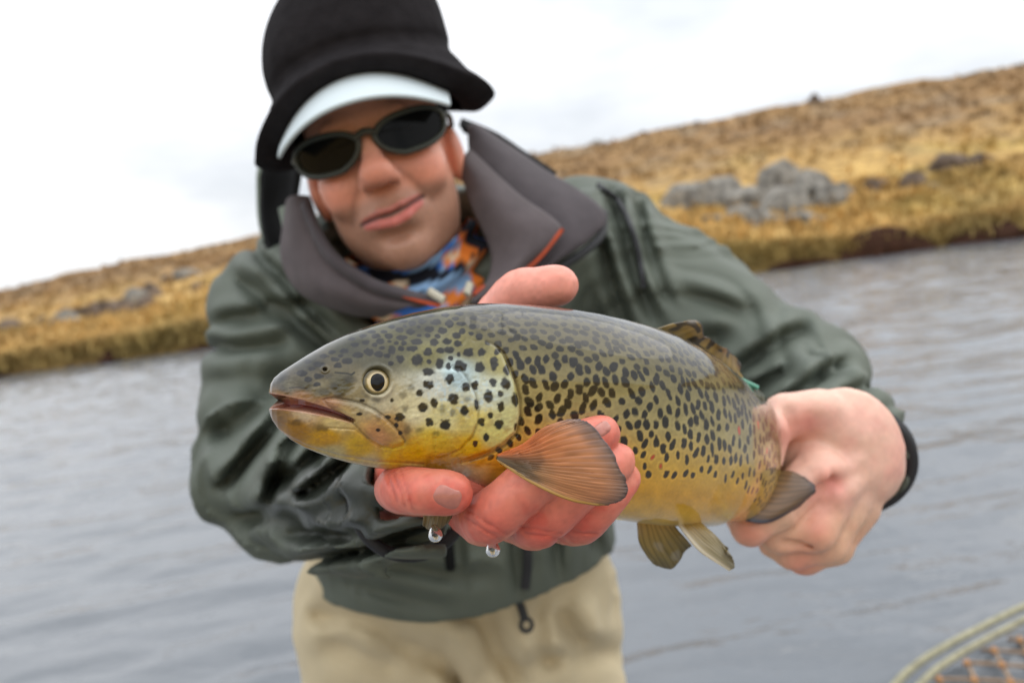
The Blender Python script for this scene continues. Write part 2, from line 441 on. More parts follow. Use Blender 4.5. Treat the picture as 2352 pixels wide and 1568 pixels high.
# dry grass tussocks
m_grass = mat('dry_grass', attr=True, rough=0.9, spec=0.15)
def build_grass():
    N = 9500
    x = RNG.uniform(-42, 46, N); dy = np.concatenate([RNG.uniform(0.12, 1.2, 3200), RNG.uniform(0.3, 9, 3600), RNG.uniform(6, 46, N - 6800)])
    x = np.where(dy < 9, x * 0.62, x)
    y = shore_y(x) + dy; z = ground(x, y); base = np.stack([x, y, z - 0.03], -1)
    nb = 10
    size = RNG.uniform(0.22, 0.5, N) * np.where(dy < 2, 0.9, 1.0)
    ang = RNG.uniform(0, 2 * np.pi, (N, nb)); lean = RNG.uniform(0.1, 0.85, (N, nb)); ln = size[:, None] * RNG.uniform(0.6, 1.1, (N, nb))
    off = RNG.normal(0, 0.10, (N, nb, 2)); w = RNG.uniform(0.025, 0.06, (N, nb))
    r0 = base[:, None, :].repeat(nb, 1); r0[..., :2] += off
    dirh = np.stack([np.cos(ang), np.sin(ang)], -1)
    tip = r0.copy(); tip[..., :2] += dirh * (ln * np.sin(lean))[..., None]; tip[..., 2] += ln * np.cos(lean)
    mid = (r0 + tip) / 2; mid[..., 2] += ln * 0.12
    side = np.stack([-dirh[..., 1], dirh[..., 0]], -1) * w[..., None]
    def sh(p, k): q = p.copy(); q[..., :2] += side * k; return q
    V = np.stack([sh(r0, -1), sh(r0, 1), sh(mid, 0.8), tip, sh(mid, -0.8)], 2).reshape(-1, 3)
    b = np.arange(N * nb)[:, None] * 5
    F = np.concatenate([b + np.array([[0, 1, 2, 4]]), b + np.array([[4, 2, 3, 3]])]); F = F[:len(b)]
    T = np.concatenate([b + np.array([[0, 1, 2]]), b + np.array([[0, 2, 4]]), b + np.array([[4, 2, 3]])])
    c0 = hill_color(x, y + 0.5, z) * RNG.uniform(0.7, 1.35, (N, 1)) * np.array([1.02, 1.0, 0.95])
    c = np.repeat(c0[:, None], nb * 5, 1).reshape(-1, 3)
    return V, T, c
gv, gf, gc = build_grass()
g = make_mesh('dry_grass', gv, gf, m_grass, color=gc, smooth=False); g['kind'] = 'stuff'
g['label'] = 'golden dry moorland grass covering the far bank and hillside'; g['category'] = 'grass'

# rocks
m_rock = mat('lichen_rock', s2l((132, 128, 120)), 0.9, 0.2, bump=[(4, 1.0, 0.25)], var=(2.2, 0.6))
m_rock2 = mat('brown_rock', s2l((108, 94, 82)), 0.9, 0.2, bump=[(4, 1.0, 0.25)], var=(2.2, 0.6))
def unit_rock(seed):
    n, m = 14, 22; th = np.linspace(0, np.pi, n)[:, None]; ph = np.linspace(0, 2 * np.pi, m, endpoint=False)[None]
    d = np.stack([np.sin(th) * np.cos(ph), np.sin(th) * np.sin(ph), np.cos(th) + 0 * ph], -1)
    r = 1 + 0.55 * fbm(d * 1.5 + seed * 3.7, 4, seed, 0.6)
    q = (d * r[..., None]).reshape(-1, 3); rg = np.random.default_rng(seed)
    for _ in range(11):                            # split faces
        nn = rg.normal(size=3); nn[2] = abs(nn[2]) * 0.8; nn /= np.linalg.norm(nn)
        q = q - np.maximum(q @ nn - rg.uniform(0.55, 0.85), 0)[:, None] * nn
    return q, grid_faces(n, m, True)
ROCK_LABEL = [('pale grey lichened rock in the outcrop on the hillside beyond the jacket shoulder', 'rocks of the grey hillside outcrop'),
              ('low weathered rock on the grassy slope beside the grey outcrop', 'scattered rocks on the slope'),
              ('brownish grey boulder in the dry grass on the lower end of the hill', 'boulders on the lower end of the hill'),
              ('small dark rock standing on the skyline of the hill', 'rocks on the skyline')]
for k, (u, v, w, h, kind) in enumerate(ROCK_SPOTS):
    q = hill_hit(u, v + h * 0.35)
    if q is None:
        r = ray_world(u, v + 6); q = CAMLOC + r * ((RIDGE_Y - 1) / r[1]); q[2] = ground(np.array([q[0]]), np.array([q[1]]))[0]
    dist = q[1]; gk = 1.22 if kind == 0 else 1.0; sx, sz = gk * w * dist / FPX * 0.66, gk * h * dist / FPX * 0.74
    rv, rf = unit_rock(k + 1)
    rv = rv * np.array([sx, sx * 0.8, sz]); a = random.uniform(-0.4, 0.4)
    rv = rv @ np.array([[math.cos(a), math.sin(a), 0], [-math.sin(a), math.cos(a), 0], [0, 0, 1]])
    o = make_mesh('rock', rv + np.array([0, 0, sz * 0.2]), rf, m_rock if kind in (0,) or k % 3 == 0 else m_rock2)
    o.location = tuple(q)
    lab = {3: 'large rounded pale grey boulder on top of the hillside outcrop', 29: 'upright dark rock, tallest bump on the skyline of the hill', 10: 'rounded grey boulder standing alone on the slope beyond the outcrop'}.get(k, ROCK_LABEL[kind][0])
    tag(o, lab, 'rock', ROCK_LABEL[kind][1])

# ---- the river
def water_material():
    m = bpy.data.materials.new('river_water'); m.use_nodes = True; nt = m.node_tree; b = nt.nodes['Principled BSDF']
    b.inputs['Base Color'].default_value = (0.13, 0.142, 0.156, 1); b.inputs['Roughness'].default_value = 0.08
    b.inputs['IOR'].default_value = 1.333; b.inputs['Specular IOR Level'].default_value = 1.0
    tc = nt.nodes.new('ShaderNodeTexCoord'); L = nt.links.new; prev = None
    for sx, sy, sc, st, dist in ((0.5, 1.0, 9.0, 0.42, 0.04), (0.6, 1.0, 30.0, 0.22, 0.010)):
        mp = nt.nodes.new('ShaderNodeMapping'); mp.inputs['Scale'].default_value = (sx, sy, 1); mp.inputs['Rotation'].default_value = (0, 0, 0.15)
        n = nt.nodes.new('ShaderNodeTexNoise'); n.inputs['Scale'].default_value = sc; n.inputs['Detail'].default_value = 3
        L(tc.outputs['Object'], mp.inputs[0]); L(mp.outputs[0], n.inputs['Vector'])
        bp = nt.nodes.new('ShaderNodeBump'); bp.inputs['Strength'].default_value = st; bp.inputs['Distance'].default_value = dist
        L(n.outputs['Fac'], bp.inputs['Height'])
        if prev: L(prev, bp.inputs['Normal'])
        prev = bp.outputs[0]
    L(prev, b.inputs['Normal'])
    return m
ax = np.concatenate([[-300, -200, -140, -100, -75], -np.cumsum(np.geomspace(0.025, 0.75, 230))[::-1], [0], np.cumsum(np.geomspace(0.025, 0.75, 230)), [75, 100, 140, 200, 300]])
ay = np.concatenate([[-300, -150, -60, -30, -15, -8, -5, -3.5, -2.5], np.linspace(-2, 0.6, 30), 0.6 + np.cumsum(np.geomspace(0.02, 0.16, 330))])
WX, WY = np.meshgrid(ax, ay, indexing='ij')
pw = np.stack([WX, WY, 0 * WX], -1).reshape(-1, 3)
ca, sa_ = math.cos(0.12), math.sin(0.12)
qx, qy = pw[:, 0] * ca + pw[:, 1] * sa_, -pw[:, 0] * sa_ + pw[:, 1] * ca
wz = 0.022 * fbm(np.stack([qx * 1.1, qy * 2.3, 0 * qx], -1), 3, 101) + 0.014 * vnoise(np.stack([qx * 3.2, qy * 7.0, 0 * qx + 4], -1), 111)
wz *= sstep(40, 20, np.abs(pw[:, 1])) * sstep(60, 30, np.abs(pw[:, 0]))
pw[:, 2] = wz
water = make_mesh('river', pw, grid_faces(len(ax), len(ay), flip=True), water_material()); water['kind'] = 'structure'

# ---- unseen near shore, added behind the camera to darken reflections and front light
nx = np.concatenate([np.linspace(-160, -20, 40), np.linspace(-19, 19, 60), np.linspace(20, 160, 40)]); nyo = np.concatenate([[-0.5, 0], np.geomspace(0.1, 150, 60)])
NX = np.repeat(nx[:, None], len(nyo), 1); NY = -(3.2 + 0.6 * vnoise(np.stack([NX * 0.3, NX * 0, NX * 0], -1), 131)) - nyo[None]
NZ = np.where(nyo[None] < 0, -0.3, 0.05 + 0.5 * sstep(0, 2.5, nyo)[None] + 0.16 * np.maximum(nyo[None] - 1, 0) ** 0.98 + 0.15 * fbm(np.stack([NX * 0.4, NY * 0.4, NX * 0], -1), 3, 133))
V = np.stack([NX, NY, NZ], -1).reshape(-1, 3)
nb_ = make_mesh('unseen_near_bank', V, grid_faces(len(nx), len(nyo)), hill.data.materials[0], color=hill_color(V[:, 0], shore_y(V[:, 0]) + 3 - V[:, 1] * 0.3, V[:, 2])); nb_['kind'] = 'structure'
# ================================================================== THE PERSON
PERSON_BASE = to_world(P(1060, 1400, 1.16)); PERSON_BASE[2] = -0.3
person = thing('person', PERSON_BASE, 'person in black beanie, sunglasses and olive green jacket leaning forward and holding out a trout', 'person')

# ---- head frame
HR = math.radians(17.0); HPITCH = math.radians(7)
Rz = np.array([[math.cos(HR), -math.sin(HR), 0], [math.sin(HR), math.cos(HR), 0], [0, 0, 1]])
Rx = np.array([[1, 0, 0], [0, math.cos(HPITCH), -math.sin(HPITCH)], [0, math.sin(HPITCH), math.cos(HPITCH)]])
HROT = Rz @ Rx
HORG = P(845, 322, 0.78) - HROT @ np.array([0, 0.02, 0.092])
def head2cam(p): return np.asarray(p) @ HROT.T + HORG
def H2W(p): return to_world(head2cam(p))

m_skinp = mat('skin', attr=True, rough=0.40, spec=0.5, sss=0.12, sss_r=(0.006,), bump=[(900, 0.12, 0.0006), (160, 0.10, 0.001)])
def skin_mix(c, k, w): return c * (1 - w[:, None]) + np.asarray(k)[None] * w[:, None]
SK = s2l((222, 164, 138)); SK_RED = s2l((208, 104, 80)); SK_PALE = s2l((232, 196, 176)); SK_SHADE = s2l((150, 98, 78))

# head and neck
Fh = Field((-0.115, -0.20, -0.13), (0.115, 0.18, 0.14), 0.0019)
Fh.ell((0, .055, -.012), (.074, .100, .096), .01)
Fh.ell((0, -.015, .018), (.066, .088, .070), .02)
Fh.ell((0, -.060, .022), (.053, .048, .058), .02)
Fh.ell((0.002, -.090, .060), (.026, .022, .024), .018)
for s in (-1, 1):
    Fh.ell((s * .040, -.012, .058), (.026, .024, .024), .02)
    Fh.ell((s * .047, -.045, .018), (.014, .028, .03), .02)
    Fh.ell((s * .078, -.004, -.006), (.010, .032, .019), .008)
    Fh.ell((s * .0148, -.0205, .0975), (.0095, .0090, .010), .006)
    Fh.ell((s * .034, .018, .072), (.017, .012, .012), .008)
Fh.cone((-.036, .036, .080), .012, (.036, .036, .080), .012, .014)
Fh.cone((0, .024, .088), .0085, (0, -.012, .109), .0115, .012)
Fh.ell((0, -.0145, .1105), (.0158, .0135, .0130), .008)
Fh.ell((0, -.053, .074), (.030, .022, .018), .016)
MC = [(-.034, -.0555, .0785), (-.016, -.0545, .0925), (0, -.0550, .0965), (.016, -.0520, .0930), (.035, -.0455, .0780)]
up = [(-.030, -.0535, .0800), (-.010, -.0495, .0935), (0, -.0508, .0952), (.011, -.0478, .0935), (.031, -.0445, .080)]
lo = [(-.027, -.0590, .0800), (-.012, -.0620, .0905), (0, -.0635, .0925), (.014, -.0605, .0905), (.029, -.0515, .0800)]
Fh.chain(up, [.0018, .0030, .0030, .0030, .0018], .004)
Fh.chain(lo, [.0024, .0044, .0052, .0044, .0024], .004)
Fh.chain(MC, [.0014, .0020, .0022, .0020, .0016], .003, sub=True)
for s in (-1, 1):
    Fh.chain([(s * .0210, -.016, .0975), (s * .0315, -.030, .0925), (s * .0420, -.048, .080)], [.0030, .0046, .0030], .0085, sub=True)
    Fh.ell((s * .043, -.026, .066), (.017, .016, .015), .012)
    Fh.ell((s * .0085, -.0285, .1015), (.0055, .0040, .008), .004, sub=True)
Fh.ell((0, -.0755, .0835), (.020, .0055, .006), .010, sub=True)
Fh.cone((0, -.05, -.012), .054, (0.0, -.20, -.05), .060, .03)
hv, hf = Fh.mesh(); hv = relax(hv, hf, 2)
# face colours, with shade painted into cheek folds, under nose and lower lip
x, y, z = hv.T
nz = fbm(hv * 60, 3, 301)
c = np.tile(SK, (len(hv), 1))
def blob(px, py, pz, r): return np.exp(-(((x - px) ** 2 + (y - py) ** 2 + (z - pz) ** 2) / r ** 2))
for s in (-1, 1):
    c = skin_mix(c, SK_RED, 0.55 * blob(s * .045, -.018, .07, .028)); c = skin_mix(c, SK_RED, 0.6 * blob(s * .08, 0, -.005, .03))
    d = seg_dist2(x * s, y, [(.0210, -.016), (.0315, -.030), (.0425, -.050)]); c = skin_mix(c, SK_SHADE, 0.6 * np.exp(-(d / .0035) ** 2) * (z > .06))
c = skin_mix(c, SK_RED, 0.55 * blob(0, -.015, .112, .022))
stub = sstep(-.028, -.042, y) * sstep(.0, .03, z) * sstep(-.135, -.115, y); stub = np.maximum(stub, sstep(-.03, -.06, y) * (z > -.02) * 0.8)
c = skin_mix(c, s2l((138, 108, 90)), 0.62 * stub)
ul = seg_dist2(x, y, [(p[0], p[1]) for p in up]); ll = seg_dist2(x, y, [(p[0], p[1] + .0005) for p in lo]); ml = seg_dist2(x, y, [(p[0], p[1]) for p in MC])
c = skin_mix(c, s2l((182, 104, 94)), 0.8 * sstep(.0036, .0020, ul) * (z > .07)); c = skin_mix(c, s2l((198, 106, 98)), 0.85 * sstep(.0058, .0036, ll) * (z > .07))
c = skin_mix(c, s2l((70, 34, 30)), 0.95 * sstep(.0026, .0010, ml) * (z > .07))
c = skin_mix(c, SK_SHADE, 0.5 * np.exp(-((y + .0285) / .004) ** 2) * (np.abs(x) < .018) * (z > .085))
c = skin_mix(c, SK_SHADE, 0.35 * np.exp(-((y + .074) / .005) ** 2) * np.exp(-(x / .016) ** 2) * (z > .06))
c *= (1 + 0.10 * nz + 0.10 * fbm(hv * 420, 2, 303) + 0.10 * stub * vnoise(hv * 900, 305))[:, None]
HEADV, HEADF, HEADC = H2W(hv), hf, c

# ---- right hand: palm behind the fish, thumb over its back, four fingers under the belly
def finger(Fd, pts, rads, k=0.005):
    q = catmull(np.hstack([np.array(pts), np.array(rads)[:, None]]), 5 * len(pts))
    Fd.chain(q[:, :3], q[:, 3], k)
RH = PP([(830, 560, .36), (1560, 1330, .56)]); lo_, hi_ = RH.min(0) - .03, RH.max(0) + .03
lo_ = np.array([-.085, -.125, -.54]); hi_ = np.array([.075, .045, -.335])
Fr = Field(lo_, hi_, 0.00115)
r_palm = [P(1010, 1010, .475), P(1130, 960, .490), P(1220, 1000, .50)]
Fr.ell(P(1100, 1040, .485), (.042, .040, .016), .01, R=Rz)
Fr.cone(P(960, 1090, .50), .027, P(900, 1130, .54), .026, .02)         # wrist
finger(Fr, [P(1050, 930, .492), P(1120, 770, .480), P(1185, 676, .464), P(1236, 664, .458), P(1286, 654, .455)], [.017, .0140, .0116, .0102, .0104], .004)   # thumb
FI = [P(1020, 1130, .470), P(930, 1130, .432), P(915, 1122, .398), P(965, 1128, .3785), P(1040, 1131, .3760)]
finger(Fr, FI, [.0140, .0116, .0108, .0107, .0096], .0020)
FM = [P(1060, 1150, .470), P(1095, 1185, .420), P(1132, 1182, .388), P(1235, 1098, .3775), P(1320, 1032, .381), P(1383, 994, .388)]
finger(Fr, FM, [.0140, .0126, .0126, .0118, .0104, .0088], .0020)
FN = [P(1140, 1165, .474), P(1200, 1200, .428), P(1240, 1198, .394), P(1325, 1122, .384), P(1385, 1080, .387), P(1420, 1058, .393)]
finger(Fr, FN, [.0136, .0120, .0118, .0110, .0098, .0084], .0020)
FP = [P(1210, 1160, .480), P(1285, 1196, .436), P(1335, 1196, .403), P(1392, 1140, .394), P(1434, 1098, .402)]
finger(Fr, FP, [.0122, .0110, .0106, .0098, .0082], .0020)
# joint creases
def crease(Fd, a, b, r=.0011, k=.003): Fd.cone(a, r, b, r, k, sub=True)
Fr_creases = [((1075, 1175), (1165, 1226)), ((1068, 1187), (1150, 1238)), ((1205, 1222), (1282, 1236)), ((1196, 1208), (1290, 1224)), ((1318, 1222), (1372, 1224)), ((905, 1085), (930, 1160)), ((922, 1083), (948, 1168)), ((893, 1090), (912, 1150))]
def hand_creases(p):
    u, v = proj(p); d = np.zeros(len(p))
    wu = u + 4 * vnoise(p * 160, 315); wv = v + 4 * vnoise(p * 160 + 3, 316)
    for a, b in Fr_creases: d += .0010 * np.exp(-(seg_dist2(wu, wv, [a, b]) / 3.0) ** 2)
    return d * (-p[:, 2] < .40)
Fr.displace(hand_creases, .006)
Fr.displace(lambda p: 0.00035 * fbm(p * 220, 3, 311) + 0.0006 * fbm(p * 70, 2, 313), .006)
rv, rf = Fr.mesh(); rv = relax(rv, rf, 1)
ru, rvv = proj(rv); dep = -rv[:, 2]
c = np.tile(s2l((212, 128, 108)), (len(rv), 1))
rn = fbm(rv * 90, 3, 321)
c = skin_mix(c, s2l((200, 92, 76)), sstep(-.1, .5, rn) * 0.7)
for (u, v, r) in ((1130, 1215, 60), (1250, 1230, 55), (1350, 1215, 50), (900, 1110, 45), (1380, 1010, 50), (1060, 1130, 34)):
    c = skin_mix(c, s2l((204, 84, 70)), 0.55 * np.exp(-((ru - u) ** 2 + (rvv - v) ** 2) / r ** 2))
c = skin_mix(c, s2l((232, 158, 140)), sstep(720, 690, rvv) * 0.75)
for a_, b_ in Fr_creases: c = skin_mix(c, s2l((150, 58, 50)), 0.35 * np.exp(-(seg_dist2(ru, rvv, [a_, b_]) / 3.0) ** 2) * (dep < .40))  # crease shading painted into the skin colour
c *= (1 + 0.14 * fbm(rv * 400, 2, 331))[:, None]
RHV, RHF, RHC = to_world(rv), rf, c

# ---- left hand: gripping the wrist of the tail
Fl = Field((.135, -.25, -.74), (.335, .02, -.50), 0.0014)
def LP(u, v, d): return P(u, v, d)
Fl.ell(P(1925, 1035, .612), (.045, .050, .021), .012, R=np.array([[.80, -.60, 0], [.60, .80, 0], [0, 0, 1]]).T)
Fl.cone(P(1972, 1068, .630), .031, P(1985, 1050, .74), .030, .02)      # wrist
Fl.chain([P(1945, 1000, .612), P(1868, 956, .605), P(1805, 954, .600), P(1776, 992, .588), P(1770, 1056, .582)], [.022, .0165, .0148, .0122, .0095], .009)   # thumb wrapping over
Fl.chain([P(1880, 1075, .594), P(1790, 1165, .580), P(1722, 1212, .578), P(1700, 1195, .606)], [.0175, .0140, .0125, .0105], .006)    # index
Fl.chain([P(1918, 1125, .598), P(1872, 1220, .586), P(1790, 1232, .592), P(1745, 1215, .615)], [.0170, .0142, .0122, .0100], .006)   # middle
Fl.chain([P(1948, 1150, .606), P(1902, 1248, .600), P(1818, 1268, .604), P(1772, 1250, .622)], [.0165, .0136, .0118, .0095], .006)   # ring
Fl.chain([P(1975, 1165, .616), P(1920, 1258, .618), P(1848, 1284, .620), P(1800, 1268, .634)], [.0150, .0120, .0105, .0088], .006)   # little
Fl.ell(P(1874, 938, .600), (.0145, .010, .012), .012)
# tendons and hollow between thumb and back of the hand
for (a, b) in (((1985, 1060, .598), (1890, 1090, .577)), ((2000, 1085, .600), (1925, 1140, .580))):
    Fl.cone(P(*a), .004, P(*b), .004, .012)
crease(Fl, P(1812, 945, .583), P(1832, 1050, .583), .0022, .008)
crease(Fl, P(1840, 1185, .569), P(1905, 1100, .578), .0022, .008)
crease(Fl, P(1800, 1245, .580), P(1880, 1250, .580), .0016, .006)
Fl.displace(lambda p: 0.0004 * fbm(p * 150, 3, 341) + 0.0012 * fbm(p * 45, 2, 343), .008)
lv, lf = Fl.mesh(); lv = relax(lv, lf, 2)
lu, lvv = proj(lv)
c = np.tile(s2l((224, 180, 160)), (len(lv), 1))
c = skin_mix(c, s2l((226, 160, 148)), sstep(-.2, .4, fbm(lv * 35, 3, 351)) * 0.6)
c = skin_mix(c, s2l((216, 176, 136)), sstep(1120, 1220, lvv) * 0.5)
for (u, v, r) in ((1905, 1105, 40), (1850, 970, 40), (1720, 1225, 45), (1880, 1215, 40), (1840, 1300, 50), (1790, 1000, 40)):
    c = skin_mix(c, s2l((214, 112, 100)), 0.5 * np.exp(-((lu - u) ** 2 + (lvv - v) ** 2) / r ** 2))
c *= (1 + 0.10 * fbm(lv * 260, 3, 353))[:, None]
LHV, LHF, LHC = to_world(lv), lf, c

# ---- hidden arms and trunk so that the figure is whole
Fb = Field((-.45, -.62, -1.32), (.50, .26, -.50), 0.012)
SHL, ELL_, WRL = P(660, 745, 1.06), P(665, 1090, .90), P(925, 1128, .55)
SHR, ELR, WRR = P(1350, 620, 1.08), P(1825, 920, .92), P(1985, 1078, .66)
Fb.chain([SHL, ELL_, WRL], [.045, .036, .026], .02); Fb.chain([SHR, ELR, WRR], [.045, .036, .026], .02)
Fb.cone(P(1010, 780, 1.05), .12, P(1070, 1290, 1.17), .11, .05); Fb.cone(SHL, .04, SHR, .04, .05)
Fb.cone(P(960, 560, .93), .055, P(1010, 760, 1.04), .08, .04)
tv, tf = Fb.mesh()
k1, k2, k3 = len(HEADV), len(HEADV) + len(RHV), len(HEADV) + len(RHV) + len(LHV)
bodyp = make_mesh('body', np.concatenate([HEADV, RHV, LHV, to_world(tv)]), np.concatenate([HEADF, RHF + k1, LHF + k2, tf + k3]), m_skinp, person,
                  color=np.concatenate([HEADC, RHC, LHC, np.tile(SK, (len(tv), 1))]))

# fingernails
m_nail = mat('fingernail', s2l((176, 112, 98)), 0.3, 0.5, coat=0.3, coat_r=0.15, var=(300, 0.12))
def nail(c, axis, normal, L_, W_, name='fingernail'):
    axis = axis / np.linalg.norm(axis); normal = normal - axis * (normal @ axis); normal /= np.linalg.norm(normal); b = np.cross(normal, axis)
    n, m = 18, 14; a = np.linspace(-1, 1, n)[:, None]; w = np.linspace(-1, 1, m)[None]
    wid = W_ * np.where(a > 0.55, np.sqrt(np.maximum(1 - ((a - 0.55) / 0.62) ** 2, 0.0)) * 1.0, 1.0) * np.where(a < -0.7, np.sqrt(np.maximum(1 - ((-a - 0.7) / 0.42) ** 2, 0)), 1)
    S = c + (a * L_ + 0 * w)[..., None] * axis + (wid * w)[..., None] * b + (-(w ** 2) * W_ * 0.34 - 0.10 * L_ * np.abs(a) ** 2.5 + 0 * a)[..., None] * normal
    v, f = sheet(S, 0.0007); return make_mesh(name, to_world(v), f, m_nail, bodyp)
def nail_at(u, v, Fd_verts, axis, L_, W_, lift=.0002, nrm=None):
    uu, vv = proj(Fd_verts); d = np.hypot(uu - u, vv - v); near = np.where(d < 14)[0]
    p = Fd_verts[near[np.argmax(Fd_verts[near, 2])]]; 
    if nrm is None:
        q = Fd_verts[np.linalg.norm(Fd_verts - p, axis=1) < .006]; q = q - q.mean(0); nrm = np.linalg.svd(q, full_matrices=False)[2][2]
        if nrm[2] < 0: nrm = -nrm
    return nail(p + nrm * lift, axis, nrm, L_, W_)
def nail_px(cu, cv, ang, hl, hw, verts):
    u, v = proj(verts); k = np.hypot(u - cu, v - cv) < hl * 2.2; u, v, z = u[k], v[k], verts[k, 2]
    n, m = 26, 20; r = np.linspace(0, 1, n)[:, None]; t = np.linspace(0, 2 * np.pi, m * 2, endpoint=False)[None]
    ca, sa = np.cos(t), np.sin(t); ex_ = np.sign(ca) * np.abs(ca) ** .62 * r * hl; ey_ = np.sign(sa) * np.abs(sa) ** .70 * r * hw
    gu = cu + ex_ * math.cos(ang) - ey_ * math.sin(ang); gv_ = cv + ex_ * math.sin(ang) + ey_ * math.cos(ang)
    Zs = np.zeros(gu.shape)
    for i in range(gu.shape[0]):
        for j in range(gu.shape[1]):
            dd = np.hypot(u - gu[i, j], v - gv_[i, j]); q = dd < 9
            if not q.any(): q = dd < 20
            zz = z[q]; Zs[i, j] = zz[zz > zz.max() - .0015].mean()
    A_ = np.stack([np.ones(gu.size), gu.ravel() - cu, gv_.ravel() - cv, (gu.ravel() - cu) ** 2, (gu.ravel() - cu) * (gv_.ravel() - cv), (gv_.ravel() - cv) ** 2], 1)
    co = np.linalg.lstsq(A_, Zs.ravel(), rcond=None)[0]; Zf = (A_ @ co).reshape(gu.shape)
    Zf = Zf + 0.0006 * (1 - 1.35 * r ** 5) + 0.0002 * (ca > .4) * r
    dpt = -Zf; V_ = np.stack([(gu - IMG_W / 2) / FPX * dpt, -(gv_ - IMG_H / 2) / FPX * dpt, Zf], -1)
    return make_mesh('fingernail', to_world(V_.reshape(-1, 3)), grid_faces(n, m * 2, True), m_nail, bodyp)
nail_px(1026, 1140, math.radians(20), 34, 25, rv)
nail_px(1383, 985, math.radians(-36), 20, 15, rv)

# ---- trousers
m_trou = mat('trouser_cloth', s2l((196, 182, 150)), 0.85, 0.25, bump=[(700, 0.25, 0.0008), (60, 0.15, 0.004)], var=(7, 0.10), sheen=0.1)
wdn = CAMROT.T @ np.array([0, 0, -1.0])            # world down in the camera frame
wfw = CAMROT.T @ np.array([0, 1.0, 0])
Ft = Field((-.36, -1.20, -1.52), (.42, -.26, -.90), 0.0065)
hipL, hipR = P(868, 1430, 1.16), P(1232, 1405, 1.16)
Ft.cone(P(905, 1395, 1.17), .118, P(1200, 1375, 1.17), .118, .05)
for hp0, sgn_ in ((hipL, -1), (hipR, 1)):
    kn = hp0 + wdn * 0.42 + np.array([sgn_ * .02, 0, 0]) - wfw * 0.05; ft = kn + wdn * 0.42 + wfw * 0.06
    Ft.chain([hp0, kn, ft], [.114, .095, .085], .05)
Ft.cone(P(900, 1310, 1.14), .12, P(1190, 1290, 1.14), .12, .05)
TF = [((880, 1440), (1010, 1530), 26, .010), ((1100, 1420), (1190, 1568), 20, .012), ((720, 1400), (860, 1440), 22, .008), ((1290, 1400), (1330, 1480), 24, .010), ((900, 1380), (1150, 1420), 20, .006), ((1010, 1490), (1060, 1568), 16, .009),
      ((1240, 1400), (1250, 1540), 18, .006), ((760, 1480), (900, 1530), 24, .007), ((1180, 1540), (1400, 1500), 22, .006)]
FOLD_ROT = np.array([[0.8, -0.6, 0], [0.6, 0.8, 0], [0, 0, 1]])
def fold_fn(folds, noise_amp, nsc, seed, hem=None):
    def fn(p):
        u, v = proj(p); d = np.zeros(len(p))
        wu = u + 14 * vnoise(p * 14, seed); wv = v + 14 * vnoise(p * 14 + 5, seed + 1)
        for a, b, w, amp in folds:
            t = seg_dist2(wu, wv, [a, b]); L_ = math.hypot(b[0] - a[0], b[1] - a[1])
            al = ((wu - a[0]) * (b[0] - a[0]) + (wv - a[1]) * (b[1] - a[1])) / L_ ** 2
            sd_ = ((wu - a[0]) * (b[1] - a[1]) - (wv - a[1]) * (b[0] - a[0])) / L_
            fade = sstep(-0.25, 0.15, al) * sstep(1.25, 0.85, al)
            d += amp * fade * np.exp(-(sd_ / w) ** 2) - 0.55 * amp * fade * np.exp(-((sd_ - 1.9 * w) / (1.2 * w)) ** 2) - 0.3 * amp * fade * np.exp(-((sd_ + 2.0 * w) / (1.3 * w)) ** 2)
        ridge = 1 - 2 * np.abs(vnoise(p * nsc + 3 * vnoise(p * 5, seed + 4)[:, None], seed + 2))
        d = np.where(d > 0.016, 0.016 + 0.15 * (d - 0.016), d)
        q2 = p @ FOLD_ROT.T * np.array([7.0, 15.0, 11.0]) + 1.2 * vnoise(p * 7, seed + 6)[:, None]
        r2 = np.clip(1 - 2.2 * np.abs(vnoise(q2, seed + 7)), 0, 1) ** 2 * sstep(-0.35, 0.25, vnoise(p * 6 + 9, seed + 8))
        d = d - 1.5 * noise_amp * (r2 - 0.15)
        d = d + noise_amp * (ridge - 0.2) + noise_amp * 0.6 * vnoise(p * 22, seed + 3)
        return d if hem is None else d * (0.25 + 0.75 * sstep(0.0, 0.07, to_world(p)[:, 2] - hem))
    return fn
Ft.displace(fold_fn([(a, b, w * 1.2, m_ * 2.3) for a, b, w, m_ in TF], .0040, np.array([9, 14, 9]), 401), .03)
v, f = Ft.mesh(); v = relax(v, f, 1)
trou = make_mesh('trousers', to_world(v), f, m_trou, person)
tu, tvv = proj(v); _k = np.hypot(tu - 1204, tvv - 1412) < 40; ZD = (-v[_k, 2]).min() - 0.004
# zip pull on the trousers
m_dark = mat('dark_webbing', s2l((58, 60, 62)), 0.7, 0.3); m_metal = mat('grey_pull', s2l((120, 118, 112)), 0.4, 0.5)
v1, f1 = tube(PP([(1192, 1380, ZD), (1200, 1402, ZD - .002), (1206, 1424, ZD - .003)]), .0055, 10, n=10)
ring = np.array([P(1209 + 13 * math.cos(a), 1434 + 15 * math.sin(a), ZD - .003) for a in np.linspace(0, 2 * np.pi, 20, endpoint=False)])
v2, f2 = tube(ring, .0028, 8, closed=True)
v, f = merge([(v1, f1), (v2, f2)]); make_mesh('zip_pull', to_world(v), f, m_dark, trou)

